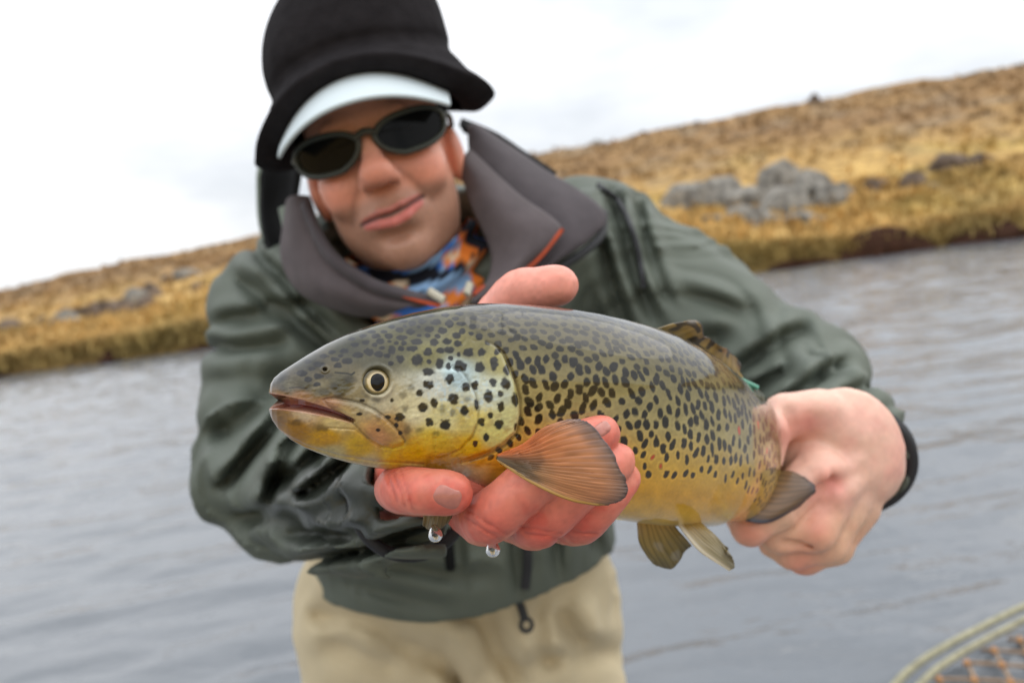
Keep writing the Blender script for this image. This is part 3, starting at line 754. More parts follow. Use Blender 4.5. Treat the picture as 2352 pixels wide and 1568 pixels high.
# ---- jacket
m_jack = mat('jacket_shell', attr=True, rough=0.55, spec=0.4, bump=[(1100, 0.2, 0.0005), (45, 0.12, 0.004)], var=(8, 0.08), attr_rough=(0.22, 0.62))
Fj = Field((-.46, -.45, -1.36), (.50, .26, -.42), 0.0040)
Fj.cone(P(1000, 720, 1.04), .155, P(1065, 1215, 1.135), .200, .05)
Fj.cone(P(1065, 1215, 1.135), .200, P(1070, 1285, 1.15), .205, .05)
Fj.cone(P(672, 700, 1.06), .090, P(1340, 575, 1.08), .092, .07)
Fj.cone(P(820, 640, .98), .085, P(1200, 620, .98), .085, .06)
JSL, JEL, JWL = P(648, 725, 1.03), P(672, 1085, .90), P(945, 1138, .505)
Fj.chain([JSL, P(645, 890, .965), JEL], [.092, .088, .088], .03); Fj.chain([JEL, P(790, 1120, .72), JWL], [.086, .068, .040], .03)
JSR, JER, JWR = P(1385, 600, 1.05), P(1835, 905, .90), P(1966, 1052, .690)
Fj.chain([JSR, P(1610, 755, .98), JER], [.092, .086, .079], .03); Fj.chain([JER, P(1908, 982, .785), JWR], [.077, .057, .044], .03)
# hem
hem_z = to_world(P(1080, 1400, .95))[2]
# sleeve mouths
axl = (JWL - P(790, 1120, .72)); axl /= np.linalg.norm(axl); Fj.cone(JWL + axl * .022, .034, JWL - axl * .05, .028, .006, sub=True)
axr = (JWR - P(1915, 975, .785)); axr /= np.linalg.norm(axr); Fj.cone(JWR + axr * .03, .038, JWR - axr * .05, .032, .006, sub=True)
Fj.cone(P(950, 560, .90), .088, P(980, 660, .96), .075, .03, sub=True)      # neck opening
JF = [  # creases: from, to, half width (px), depth (m); the sign says groove
    # image-left sleeve
    ((540, 640), (730, 790), 16, .012), ((500, 740), (700, 700), 15, .010), ((590, 590), (760, 760), 14, .011), ((480, 800), (640, 790), 15, .010), ((505, 1000), (640, 880), 22, .009),
    ((520, 1100), (650, 960), 16, .013), ((600, 1160), (690, 980), 13, .010), ((655, 1100), (760, 1010), 15, .012), ((700, 1130), (800, 1050), 13, .010), ((640, 700), (760, 820), 12, .010),
    ((560, 1180), (700, 1200), 18, .010), ((650, 1230), (830, 1230), 14, .010), ((700, 1290), (980, 1230), 12, .012), ((500, 880), (700, 860), 18, .006),
    # chest and hem
    ((1040, 1200), (1060, 1400), 12, .006), ((1170, 1230), (1190, 1380), 12, .009), ((1270, 1230), (1290, 1340), 14, .010), ((800, 1340), (1000, 1390), 14, .010), ((900, 1300), (1100, 1330), 16, .007), ((1350, 1200), (1390, 1300), 14, .010),
    # image-right sleeve
    ((1400, 460), (1500, 720), 14, .014), ((1455, 480), (1530, 680), 13, .011), ((1385, 560), (1440, 760), 13, .010), ((1490, 800), (1660, 780), 18, .008), ((1540, 640), (1720, 720), 22, .006),
    ((1640, 890), (1835, 765), 16, .013), ((1740, 960), (1930, 830), 14, .010), ((1790, 1010), (1985, 890), 13, .009), ((1830, 1050), (2020, 950), 12, .008), ((1690, 940), (1790, 860), 13, .008),
    ((1550, 860), (1700, 900), 16, .010), ((1480, 560), (1720, 640), 26, .004)]
Fj.displace(fold_fn([(a, b, w * 1.15, m_ * 1.5) for a, b, w, m_ in JF], .0062, np.array([8, 11, 8]), 421, hem_z), .04)
_gx, _gy, _gz = (Fj.lo[k] + Fj.h * np.arange(Fj.n[k]) for k in range(3))
_zw = CAMROT[2, 0] * _gx[:, None, None] + CAMROT[2, 1] * _gy[None, :, None] + CAMROT[2, 2] * _gz[None, None, :] + CAM_Z
Fj.v = np.maximum(Fj.v, (hem_z + 0.004 * np.sin(_gx * 23)[:, None, None] - _zw).astype(np.float32))
v, f = Fj.mesh(); v = relax(v, f, 1); v_jacket = v
ju, jv = proj(v)
cj = np.tile(s2l((88, 95, 85)), (len(v), 1)) * (1 + 0.08 * fbm(v * 18, 3, 431))[:, None]
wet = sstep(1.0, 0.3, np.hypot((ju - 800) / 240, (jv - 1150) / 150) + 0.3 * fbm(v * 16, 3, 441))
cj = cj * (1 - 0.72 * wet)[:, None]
patch = in_poly(ju, jv, [(865, 670), (1010, 672), (1010, 720), (880, 735)]) & (-v[:, 2] < .95)
cj[patch] *= 1.18
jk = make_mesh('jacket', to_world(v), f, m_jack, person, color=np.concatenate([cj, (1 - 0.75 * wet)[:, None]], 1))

# collar, made of fleece-lined flaps
m_fleece = mat('grey_fleece', s2l((90, 83, 85)), 0.95, 0.15, bump=[(500, 0.5, 0.001), (50, 0.2, 0.004)], var=(40, 0.12), sheen=0.08)
m_fleece2 = mat('dark_fleece', s2l((78, 73, 76)), 0.95, 0.15, bump=[(500, 0.5, 0.001), (50, 0.2, 0.004)], var=(40, 0.12), sheen=0.08)
m_shell2 = mat('olive_shell', s2l((108, 118, 106)), 0.6, 0.35, bump=[(700, 0.2, 0.0006), (40, 0.2, 0.004)], var=(12, 0.1))
m_black = mat('black_lining', s2l((20, 21, 22)), 0.85, 0.2, bump=[(300, 0.3, 0.001)])
m_orange = mat('rust_piping', s2l((176, 78, 48)), 0.7, 0.3, var=(60, 0.2))
m_zip = mat('zip_tape', s2l((42, 43, 46)), 0.6, 0.4)
def flap(name, A, B, matl, bulge=.012, n=40, m=22, thick=.006, wav=.004, seed=1, curl=0.0):
    S = loft2(PP(A), PP(B), n, m, bulge, curl)
    S[..., 2] += wav * vnoise(np.stack([S[..., 0] * 22, S[..., 1] * 22, 0 * S[..., 0] + seed], -1), seed)
    v, f = sheet(S, thick, flip=(np.cross(S[1, 0] - S[0, 0], S[0, 1] - S[0, 0])[2] < 0)); return make_mesh(name, to_world(v), f, matl, jk)
flap('collar', [(1072, 290, .95), (1085, 390, .915), (1150, 500, .885), (1230, 600, .865), (1150, 680, .845)], [(1120, 300, .99), (1240, 380, .965), (1386, 480, .915), (1362, 545, .885), (1255, 618, .855)], m_fleece2, .016, seed=2)
flap('collar', [(1056, 395, .875), (1085, 480, .85), (1125, 575, .83), (1120, 640, .815), (1080, 692, .80)], [(1080, 340, .90), (1185, 440, .865), (1292, 526, .835), (1225, 605, .82), (1105, 694, .80)], m_fleece, .018, seed=3)
flap('collar', [(712, 450, .87), (745, 545, .845), (800, 620, .825), (880, 668, .81), (985, 692, .80)], [(655, 462, .91), (645, 590, .895), (690, 675, .875), (800, 722, .855), (880, 730, .84)], m_fleece, .020, seed=4)
flap('collar', [(705, 455, .855), (765, 570, .822), (850, 634, .805), (930, 662, .795), (1010, 682, .79)], [(690, 478, .858), (740, 588, .825), (830, 658, .805), (920, 688, .792), (1010, 700, .786)], m_fleece2, .006, n=40, m=10, seed=5)
flap('collar', [(1380, 478, .925), (1366, 545, .892), (1258, 622, .862)], [(1398, 486, .925), (1382, 556, .892), (1268, 640, .862)], m_zip, .002, m=6, thick=.003, wav=.001)
# hood lying behind the head
flap('hood', [(690, 350, .99), (665, 470, .965), (668, 540, .95), (660, 600, .94)], [(606, 360, 1.0), (602, 470, .985), (612, 540, .97), (630, 590, .955)], m_black, -.02, seed=6, thick=.008)
flap('hood', [(640, 383, 1.005), (612, 386, 1.01), (597, 410, 1.0), (598, 480, .99), (612, 545, .975)], [(640, 372, 1.02), (600, 378, 1.02), (588, 408, 1.01), (588, 485, 1.0), (602, 560, .985)], m_shell2, .004, m=8, seed=7, thick=.006)
flap('hood', [(640, 480, .95), (650, 530, .94), (655, 560, .935)], [(672, 470, .94), (670, 520, .93), (668, 560, .925)], m_shell2, .005, m=8, seed=8, thick=.004)
flap('hood', [(1070, 290, .985), (1120, 305, .99), (1190, 350, .998), (1260, 400, 1.005)], [(1060, 270, 1.01), (1125, 296, 1.01), (1196, 340, 1.015), (1280, 396, 1.02)], m_black, .004, m=8, seed=9, thick=.01)
for pts in ([(1292, 527, .832), (1225, 606, .817), (1105, 694, .797)], [(1010, 702, .786), (960, 690, .789), (905, 672, .795)]):
    v, f = tube(PP(pts), .0022, 8, n=24); make_mesh('collar_piping', to_world(v), f, m_orange, jk)
flap('collar', [(1085, 668, .80), (1115, 655, .805), (1130, 690, .80)], [(1095, 700, .795), (1115, 700, .797), (1135, 700, .798)], m_orange, .002, n=12, m=8, thick=.003)
m_pull = mat('pale_toggle', s2l((190, 186, 168)), 0.5, 0.4)
for a, b in (((985, 668, .788), (1020, 690, .784)), ((1080, 650, .80), (1072, 676, .795))):
    v, f = tube(PP([a, b]), .0042, 10, n=8); make_mesh('cord_toggle', to_world(v), f, m_pull, jk)
# seams and zips
JKV = v_jacket
def lay(u, w, d):                                  # depth of the cloth under that point
    q = np.where((np.hypot(ju - u, jv - w) < 9) & (np.abs(-JKV[:, 2] - d) < .07))[0]
    return (u, w, (-JKV[q, 2]).min() - .001 if len(q) else d)
for name, pts, r, mm in (('shoulder_seam', [(1375, 425, 1.0), (1425, 470, .975), (1462, 560, .955), (1478, 660, .945)], .0035, m_zip),
                         ('pocket_zip', [(1030, 1215, .926), (1032, 1260, .932), (1035, 1305, .942)], .006, m_black),
                         ('front_zip', [(1205, 1200, .94), (1212, 1280, .945), (1206, 1350, .955)], .006, m_zip)):
    pts3 = [P(u, w, d) for (u, w, d) in catmull(np.array([lay(*q) for q in catmull(np.array(pts), 12)]), 40)]
    vv_, ff_ = tube(np.array(pts3), r, 8); make_mesh(name, to_world(vv_), ff_, mm, jk)
# cuffs
def ring_pts(c, ax, r1, r2, n=48):
    a = np.cross(ax, [0, 1, 0]); a /= np.linalg.norm(a); b = np.cross(a, ax)
    t = np.linspace(0, 2 * np.pi, n, endpoint=False)[:, None]; return c + r1 * np.cos(t) * a + r2 * np.sin(t) * b
v1, f1 = tube(ring_pts(JWR + axr * .010, axr, .0425, .0425), .0050, 10, closed=True)
v2, f2 = tube(ring_pts(JWR + axr * .002, axr, .0445, .0445), .0048, 10, closed=True)
v, f = merge([(v1, f1), (v2, f2)]); make_mesh('cuff', to_world(v), f, m_zip, jk)
v, f = tube(ring_pts(JWL + axl * .002, axl, .037, .037), .004, 10, closed=True); make_mesh('cuff', to_world(v), f, m_zip, jk)

# ---- neck gaiter
n, m = 60, 26
a = np.linspace(0, 2 * np.pi, n, endpoint=False)[:, None]; t = np.linspace(0, 1, m)[None]
rad = 0.066 + 0.012 * np.sin(np.pi * t) + 0.006 * np.sin(2 * np.pi * t * 3 + 2 * np.sin(a))
G = np.stack([rad * 1.06 * np.cos(a), -0.075 - 0.085 * t - 0.030 * np.maximum(np.sin(a), 0) + 0.006 * np.sin(3 * a), -0.022 - 0.028 * t + rad * np.sin(a) * 1.05], -1)
gv = G.reshape(-1, 3)
q = gv * np.array([38, 60, 38])
f1_, f2_, f3_ = vnoise(q, 451), vnoise(q * 0.8 + 9, 452), vnoise(q * 1.2 + 4, 453)
gc_ = np.tile(s2l((70, 120, 196)), (len(gv), 1)); gc_[f1_ > .15] = s2l((140, 176, 214)); gc_[f2_ > .28] = s2l((30, 32, 40)); gc_[f3_ > .22] = s2l((226, 128, 54)); gc_[f3_ > .55] = s2l((222, 200, 170))
side_or = (gv[:, 0] > .055); mk = side_or & (f2_ < .3) & (f1_ > -.3); gc_[mk] = s2l((224, 122, 48))
m_buff = mat('printed_gaiter', attr=True, rough=0.9, spec=0.15, bump=[(300, 0.3, 0.001)])
f = grid_faces(m, n, True); gvt = G.transpose(1, 0, 2).reshape(-1, 3)
gct = gc_.reshape(n, m, 3).transpose(1, 0, 2).reshape(-1, 3)
make_mesh('neck_gaiter', H2W(gvt), f, m_buff, person, color=gct)

# ---- beanie
m_hat = mat('black_knit', s2l((38, 36, 38)), 0.95, 0.08, bump=[(380, 0.8, 0.0016), (50, 0.3, 0.005)], var=(60, 0.2))
HATR = [  # y, rx, rz, cx, cz, droop at the sides
    (.078, .094, .096, .004, .0, .040), (.076, .112, .108, .004, .003, .046), (.084, .1320, .119, .003, .006, .046), (.0895, .1300, .1205, .003, .006, .044), (.092, .117, .118, .003, .004, .030), (.096, .107, .114, .004, .002, .016),
    (.101, .1000, .1095, .005, .0, .009), (.108, .0985, .1080, .005, -.001, .006), (.117, .1005, .1105, .006, -.002, .004), (.135, .0995, .108, .008, -.004, 0), (.16, .095, .103, .012, -.006, 0), (.185, .084, .092, .017, -.008, 0), (.203, .066, .074, .020, -.010, 0), (.214, .042, .048, .022, -.010, 0), (.218, .014, .016, .022, -.010, 0), (.2185, .001, .001, .022, -.010, 0)]
hr = catmull(np.array(HATR), 90); m = 96; a = np.linspace(0, 2 * np.pi, m, endpoint=False)
Hh = np.stack([hr[:, 3:4] + hr[:, 1:2] * np.cos(a), hr[:, 0:1] - hr[:, 5:6] * np.cos(a) ** 2 + 0.004 * vnoise(np.stack([np.cos(a) * 2 + 0 * hr[:, :1], np.sin(a) * 2 + 0 * hr[:, :1], hr[:, :1] * 10 + 0 * a], -1), 461), hr[:, 4:5] + hr[:, 2:3] * np.sin(a)], -1)
rr_ = 1 + 0.020 * vnoise(np.stack([np.cos(a) * 3 + 0 * hr[:, :1], np.sin(a) * 3 + 0 * hr[:, :1], hr[:, :1] * 30 + 0 * a], -1), 462)
Hh[..., 0] *= rr_; Hh[..., 2] *= rr_
make_mesh('beanie', H2W(Hh.reshape(-1, 3)), grid_faces(90, m, True, flip=True), m_hat, person)
# ---- white cap bill under the beanie
m_bill = mat('pale_cap_cloth', s2l((200, 212, 216)), 0.7, 0.3, bump=[(500, 0.25, 0.0006)], var=(15, 0.04))
a = np.linspace(-1, 1, 70)[:, None]; b = np.linspace(0, 1, 24)[None]
xb = a * (.0905 + 0 * b) * (1 - 0.03 * b); yb = (.084 - .030 * np.abs(a) ** 2.1) * (1 - b) + (.0455 - .0175 * np.abs(a) ** 2.2) * b
zb = (.100 - .055 * a ** 2) * (1 - b) + (.163 - .062 * np.abs(a) ** 2.0) * b
endr = np.sqrt(np.clip(1 - np.maximum(np.abs(a) - .90, 0) ** 2 / .0101, 0, 1)); yb = yb + 0 * endr
Bl = np.stack([xb + 0 * b, yb, zb], -1)
v, f = sheet(Bl, .0035, flip=True)
make_mesh('cap_bill', H2W(v), f, m_bill, person)
# ---- sunglasses
m_lens = mat('dark_lens', (0.004, 0.0045, 0.0045), 0.08, 0.12); m_frame = mat('olive_frame', s2l((52, 56, 48)), 0.4, 0.5)
glasses = bpy.data.objects.new('sunglasses', None); COL.objects.link(glasses); glasses.parent = person; glasses['_base'] = [float(q) for q in PERSON_BASE]
gz = lambda x: .104 - 5.2 * x ** 2
def lens_outline(s, k=1.0, n=60):
    t = np.linspace(0, 2 * np.pi, n, endpoint=False)
    xx = .0345 * np.sign(np.cos(t)) * np.abs(np.cos(t)) ** .78; yy = np.where(np.sin(t) > 0, .0160, .0215) * np.sign(np.sin(t)) * np.abs(np.sin(t)) ** .85
    yy = yy + .10 * (xx) - .0 ; yy = yy - np.where((xx < -.01) & (yy < 0), 0.25 * (-xx - .01), 0) * -1
    return s * (.0425 + k * xx), .0195 + k * yy
for s in (-1, 1):
    ox, oy = lens_outline(s); rings = []
    for k in np.linspace(0.02, 1, 10):
        kx, ky = lens_outline(s, k); rings.append(np.stack([kx, ky, gz(kx) - .0005], -1))
    R_ = np.array(rings)
    make_mesh('lens', H2W(R_.reshape(-1, 3)), grid_faces(10, 60, True, flip=(s < 0)), m_lens, glasses)
    v, f = tube(np.stack([ox, oy, gz(ox)], -1), .0030, 8, closed=True)
    v2, f2 = tube(np.array([(s * .0765, .027, gz(.0765) + .000), (s * .083, .026, .05), (s * .083, .024, .0)]), .003, 8, n=20)
    parts_ = [(v, f), (v2, f2)]
    if s == 1:
        v3, f3 = tube(np.array([(-.0095, .0235, gz(.01) + .001), (0, .0262, gz(0) + .002), (.0095, .0235, gz(.01) + .001)]), .0038, 8, n=14); parts_.append((v3, f3))
    v, f = merge(parts_); make_mesh('frame', H2W(v), f, m_frame, glasses)
# ================================================================== THE TROUT
FISH_L = 0.55
# spine: distance along the fish -> turn away from the picture plane (degrees)
_ss = np.linspace(0, FISH_L, 1101)
_th = np.radians(np.interp(_ss, [0, 0.09, 0.13, 0.17, 0.20, 0.25, 0.30, 0.36, 0.42, 0.55], [13, 15, 22, 36, 42, 48, 53, 60, 66, 70]))
_dx = np.concatenate([[0], np.cumsum((np.cos(_th[1:]) + np.cos(_th[:-1])) / 2 * np.diff(_ss))])
_dz = np.concatenate([[0], np.cumsum((np.sin(_th[1:]) + np.sin(_th[:-1])) / 2 * np.diff(_ss))])
SP_D = 0.385 + _dz                                  # depth of the spine
SP_X = (619 - IMG_W / 2) / FPX * 0.385 + _dx
SP_U = SP_X / SP_D * FPX + IMG_W / 2
TOP = np.array([(619, 894), (622, 880), (630, 867), (645, 854), (660, 844), (700, 818), (750, 789), (800, 765), (850, 747), (900, 731), (950, 718), (1000, 708), (1050, 701), (1100, 697), (1150, 696),
                (1200, 699), (1250, 703), (1300, 709), (1350, 717), (1400, 728), (1450, 741), (1500, 757), (1540, 775), (1580, 798), (1620, 828), (1660, 862), (1690, 892), (1720, 925), (1745, 955), (1790, 985)], float)
BOT = np.array([(619, 944), (621, 953), (626, 965), (640, 985), (670, 1010), (700, 1027), (750, 1047), (800, 1061), (850, 1071), (900, 1079), (950, 1084), (1000, 1085), (1050, 1090), (1100, 1112), (1150, 1126), (1200, 1140),
                (1250, 1155), (1300, 1168), (1350, 1180), (1400, 1190), (1450, 1198), (1500, 1204), (1540, 1207), (1580, 1210), (1620, 1208), (1660, 1196), (1690, 1176), (1720, 1150), (1745, 1130), (1790, 1110)], float)
WTAB = np.array([(0, .004), (.0015, .008), (.004, .011), (.009, .0145), (.018, .018), (.03, .0215), (.05, .0265), (.07, .031), (.09, .0345), (.11, .037), (.13, .0378), (.16, .0385), (.2, .0392), (.24, .0385), (.28, .036),
                 (.32, .033), (.36, .029), (.40, .0235), (.44, .018), (.48, .0125), (.51, .0085), (.535, .005)], float)
NS1, NT = 330, 560
SI = np.concatenate([0.135 * np.linspace(0, 1, NS1, endpoint=False) ** 1.25, np.linspace(0.135, 0.45, 560), np.linspace(0.453, 0.535, 30)])
NSI = len(SI)
def smooth_interp(x, tab):
    # monotone cubic-ish: linear table resampled then box-smoothed
    return np.interp(x, tab[:, 0], tab[:, 1])
sx_, sd_, su_ = (np.interp(SI, _ss, a) for a in (SP_X, SP_D, SP_U))
sth = np.interp(SI, _ss, _th)
def outline(tab):
    g = np.linspace(615, 1800, 2371); v = np.interp(g, tab[:, 0], tab[:, 1])
    k = np.hanning(45); k /= k.sum(); vs = np.convolve(np.pad(v, 22, mode='edge'), k, 'valid')
    w = sstep(640, 700, g); vs = v * (1 - w) + vs * w
    return np.interp(su_, g, vs)
ytop = -(outline(TOP) - IMG_H / 2) / FPX * sd_; ybot = -(outline(BOT) - IMG_H / 2) / FPX * sd_
# tail half: taper to the wrist of the tail whatever the sight line says
hp = np.interp(SI, [0.33, 0.38, 0.42, 0.46, 0.50, 0.535], [0.055, 0.045, 0.037, 0.030, 0.026, 0.027])
ym = np.interp(SI, [0.33, 0.535], [0, -0.03])
wt = sstep(0.31, 0.36, SI)
k0 = np.searchsorted(SI, 0.335); yc0 = (ytop[k0] + ybot[k0]) / 2
ytop = ytop * (1 - wt) + (yc0 + ym + hp) * wt; ybot = ybot * (1 - wt) + (yc0 + ym - hp) * wt
WW = np.interp(SI, WTAB[:, 0], WTAB[:, 1])
kk = np.hanning(15); kk /= kk.sum(); WW2 = np.convolve(np.pad(WW, 7, mode='edge'), kk, 'valid'); WW = np.where(SI > 0.012, WW2, WW)
PHI = np.linspace(0, 2 * np.pi, NT, endpoint=False)
cph, sph = np.cos(PHI)[None], np.sin(PHI)[None]
bodyf = sstep(0.10, 0.17, SI)[:, None]
yc = (ytop + ybot) / 2; hh = (ytop - ybot) / 2
Yl = yc[:, None] + hh[:, None] * np.sign(cph) * np.abs(cph) ** np.where(cph > 0, 0.97 - 0.12 * bodyf, 0.97)
lat = WW[:, None] * np.sign(sph) * np.abs(sph) ** (0.86 + 0.06 * bodyf) * (1 + 0.06 * cph)
# back is broader and rounder, throat narrower, on the head
lat = lat * (1 - 0.22 * (1 - bodyf) * sstep(-0.35, -1.0, cph))
def place(lat, Y, xs=0.0):
    return np.stack([sx_[:, None] + lat * np.sin(sth)[:, None] + xs * np.cos(sth)[:, None], Y,
                     -sd_[:, None] + lat * np.cos(sth)[:, None] - xs * np.sin(sth)[:, None]], -1)
C0 = place(np.abs(lat), Yl)                     # both halves read from the near side
U, Vv = proj(C0)
# ---- relief: mouth, jaw plate, gill covers, orbit, nostril
def Z2D(pts): return [(590.7 + x * 0.27396, 671.2 + y * 0.27396) for x, y in pts]
MOUTH = [(612, 920), (650, 924), (690, 931), (740, 943), (780, 955), (812, 966)]
mv = np.interp(U, [p[0] for p in MOUTH], [p[1] for p in MOUTH]); gap = np.interp(U, [615, 640, 700, 760, 815], [15, 13, 10, 6.5, 2.5])
mdist = np.abs(Vv - mv)
groove = sstep(gap + 3.5, gap - 3.0, mdist) * sstep(818, 808, U)
MAX_POLY = Z2D([(560, 900), (640, 885), (760, 905), (870, 930), (980, 980), (1060, 1035), (1130, 1100), (1190, 1170), (1238, 1245), (1225, 1285), (1140, 1312), (1040, 1292), (960, 1245), (880, 1170), (800, 1085), (700, 1010), (600, 960)])
PRE_POLY = Z2D([(1700, 640), (1760, 720), (1830, 850), (1858, 960), (1845, 1090), (1800, 1210), (1700, 1320), (1560, 1385), (1300, 1400), (1150, 1330), (1250, 1200), (1200, 1050), (1150, 900), (1250, 800), (1450, 640)])
OPE_POLY = Z2D([(1760, 390), (1830, 415), (1900, 405), (1990, 450), (2065, 520), (2120, 640), (2165, 760), (2200, 900), (2205, 1040), (2170, 1180), (2080, 1275), (1950, 1350), (1780, 1410), (1500, 1450), (1200, 1440), (1300, 1300), (1500, 1000), (1600, 600)])
max_sd = poly_sd(U, Vv, MAX_POLY); pre_sd = poly_sd(U, Vv, PRE_POLY); ope_sd = poly_sd(U, Vv, OPE_POLY)
EYE_UV = (866.0, 875.5)
er = np.hypot(U - EYE_UV[0], (Vv - EYE_UV[1]))
head_zone = (U < 1330)
dl = np.zeros_like(lat)
dl += 0.0012 * sstep(2, -12, max_sd) - 0.0008 * np.exp(-(max_sd / 3.0) ** 2)
dl += 0.0010 * sstep(1.5, -8, pre_sd) * (U > 1000) - 0.0007 * np.exp(-(pre_sd / 3.0) ** 2) * (U > 1040)
dl += sstep(770, 850, Vv) * 0.0028 * sstep(1.5, -14, ope_sd) * sstep(1080, 1160, U + 0.4 * (Vv - 900)) - sstep(770, 820, Vv) * 0.0016 * np.exp(-((ope_sd - 2) / 3.2) ** 2) * (U > 1060)
dl += -0.0026 * sstep(33, 24, er) + 0.0010 * np.exp(-((er - 37) / 5.5) ** 2)
nost = np.hypot((U - 746.5) / 1.2, Vv - 848)
dl += -0.0018 * sstep(5, 2, nost) + 0.0006 * np.exp(-((nost - 7) / 2.5) ** 2)
# lower jaw rim line and throat folds
JAWL = Z2D([(600, 1135), (820, 1150), (960, 1260), (1060, 1310)]); jd = seg_dist2(U, Vv, JAWL)
dl += -0.0008 * np.exp(-(jd / 2.5) ** 2)
THR = Z2D([(200, 1180), (420, 1290), (700, 1370), (1000, 1420), (1400, 1440)]); td = seg_dist2(U, Vv, THR)
dl += -0.0007 * np.exp(-(td / 3.0) ** 2) * (U > 640)
dl *= head_zone
dl += (0.0005 * fbm(np.stack([U * 0.03, Vv * 0.03, 0 * U], -1), 3, 201) + 0.00022 * fbm(np.stack([U * 0.10, Vv * 0.16, 0 * U], -1), 3, 203) * sstep(820, 900, Vv)) * (U < 1200)
sgn = np.sign(sph) + (np.abs(sph) < 1e-9)
edge = np.clip(np.abs(sph) * 3, 0, 1)
lat2 = np.abs(lat) + dl * edge
keep = np.interp(U, [620, 640, 665, 720, 820], [0.03, 0.12, 0.30, 0.42, 0.6])
lat2 = lat2 * (1 - groove * (1 - keep))
lat2 = sgn * np.maximum(lat2, 0.0)
xshift = groove * np.interp(U, [615, 680, 800], [0.010, 0.006, 0.0])
C1 = place(lat2, Yl, xshift)
# ---- skin colours (pigment only)
arc = np.zeros_like(lat)                         # metres from the back line, down each side
dseg = np.hypot(np.diff(lat[:, :NT // 2 + 1], axis=1), np.diff(Yl[:, :NT // 2 + 1], axis=1))
half = np.concatenate([np.zeros((NSI, 1)), np.cumsum(dseg, 1)], 1)
arc[:, :NT // 2 + 1] = half; arc[:, NT // 2 + 1:] = half[:, 1:NT // 2][:, ::-1]
girth = half[:, -1][:, None]
rel = arc / np.maximum(girth, 1e-6)
S2 = np.repeat(SI[:, None], NT, 1)
def ramp(x, keys):
    ks = np.array([k for k, _ in keys]); cs = np.array([s2l(c) for _, c in keys])
    return np.stack([np.interp(x, ks, cs[:, j]) for j in range(3)], -1)
wob = 0.03 * fbm(np.stack([S2 * 30, arc * 30, 0 * arc], -1), 3, 211)
body_c = ramp(rel + wob, [(0, (34, 34, 28)), (0.12, (56, 54, 38)), (0.26, (88, 82, 54)), (0.38, (128, 119, 78)), (0.52, (160, 146, 94)), (0.66, (204, 164, 66)), (0.76, (226, 168, 42)), (0.88, (228, 182, 66)), (1.0, (222, 206, 166))])
HS = [((640, 868), (46, 46, 44)), ((700, 830), (50, 50, 42)), ((800, 790), (54, 54, 40)), ((950, 745), (56, 55, 40)), ((1100, 730), (60, 57, 40)), ((866, 820), (74, 72, 54)), ((980, 820), (118, 114, 76)), ((930, 785), (84, 82, 56)),
      ((1080, 790), (118, 112, 72)), ((1150, 830), (146, 139, 92)), ((1180, 760), (88, 83, 54)), ((1000, 880), (206, 208, 196)), ((1045, 862), (180, 198, 200)), ((1100, 905), (206, 210, 192)), ((1160, 900), (196, 202, 182)), ((870, 918), (190, 182, 156)),
      ((830, 905), (140, 130, 104)), ((950, 942), (216, 208, 172)), ((1020, 960), (216, 208, 156)), ((1080, 962), (212, 196, 126)), ((1000, 1012), (214, 190, 84)), ((1080, 1022), (218, 184, 74)), ((950, 1042), (210, 176, 66)), ((1130, 1000), (212, 204, 132)),
      ((1165, 960), (204, 202, 150)), ((1100, 1050), (212, 152, 56)), ((1000, 1062), (200, 158, 70)), ((900, 980), (176, 142, 92)), ((870, 1000), (186, 140, 100)), ((640, 955), (126, 98, 62)), ((680, 985), (164, 120, 42)), ((750, 1004), (196, 150, 48)), ((830, 1025), (206, 170, 68)),
      ((900, 1045), (206, 172, 70)), ((760, 1042), (176, 164, 122)), ((850, 1065), (192, 176, 132)), ((950, 1080), (196, 168, 110)), ((690, 914), (150, 116, 86)), ((745, 930), (170, 130, 102)), ((660, 885), (94, 90, 74)), ((740, 895), (112, 104, 78)), ((700, 882), (80, 76, 60)), ((780, 884), (86, 82, 62)),
      ((700, 947), (186, 166, 138)), ((770, 968), (196, 176, 126)), ((642, 905), (120, 92, 56)), ((650, 890), (70, 66, 58)), ((1120, 1090), (222, 208, 176)), ((1060, 1100), (222, 208, 178)), ((1160, 1060), (206, 168, 96)), ((1190, 900), (176, 170, 112))]
hw = np.zeros(U.shape); hc = np.zeros(U.shape + (3,))
for (pu, pv), c in HS:
    w = 1.0 / (((U - pu) ** 2 + ((Vv - pv) * 1.25) ** 2) / 900.0 + 0.06) ** 2.2
    hw += w; hc += w[..., None] * s2l(c)
head_c = hc / hw[..., None]
gill_u = 1195 - 0.00022 * (Vv - 930) ** 2
hm = sstep(4, -5, ope_sd) ; hm = np.maximum(hm, sstep(1150, 1060, U - 0.35 * np.minimum(Vv - 790, 0)) )
base = body_c * (1 - hm[..., None]) + head_c * hm[..., None]
# pearly, yellow and dusky mottling
q = np.stack([U * 0.045, Vv * 0.045, 0 * U], -1)
mott = fbm(q, 4, 221)
base *= (1 + 0.20 * mott)[..., None]
fine = fbm(np.stack([U * 0.22, Vv * 0.22, 0 * U], -1), 3, 225)
base *= (1 + 0.16 * fine * hm + 0.10 * fine * (1 - hm))[..., None]
lum = base.mean(-1, keepdims=True); base = np.maximum(lum + (base - lum) * (1.0 + 0.16 * hm[..., None]), 0.004)
brn = sstep(0.15, 0.5, fbm(q * 1.4 + 11, 3, 227)) * sstep(900, 960, Vv) * hm
base = base * (1 - 0.22 * brn[..., None]) + 0.22 * brn[..., None] * s2l((150, 104, 40))
pearl = 1.5 * sstep(0.0, 0.45, fbm(q * 3.2 + 5, 4, 231)) * sstep(70, 20, np.hypot((U - 1060) / 1.7, Vv - 905)) * hm
base = base * (1 - 0.4 * pearl[..., None]) + 0.4 * pearl[..., None] * s2l((188, 214, 226))
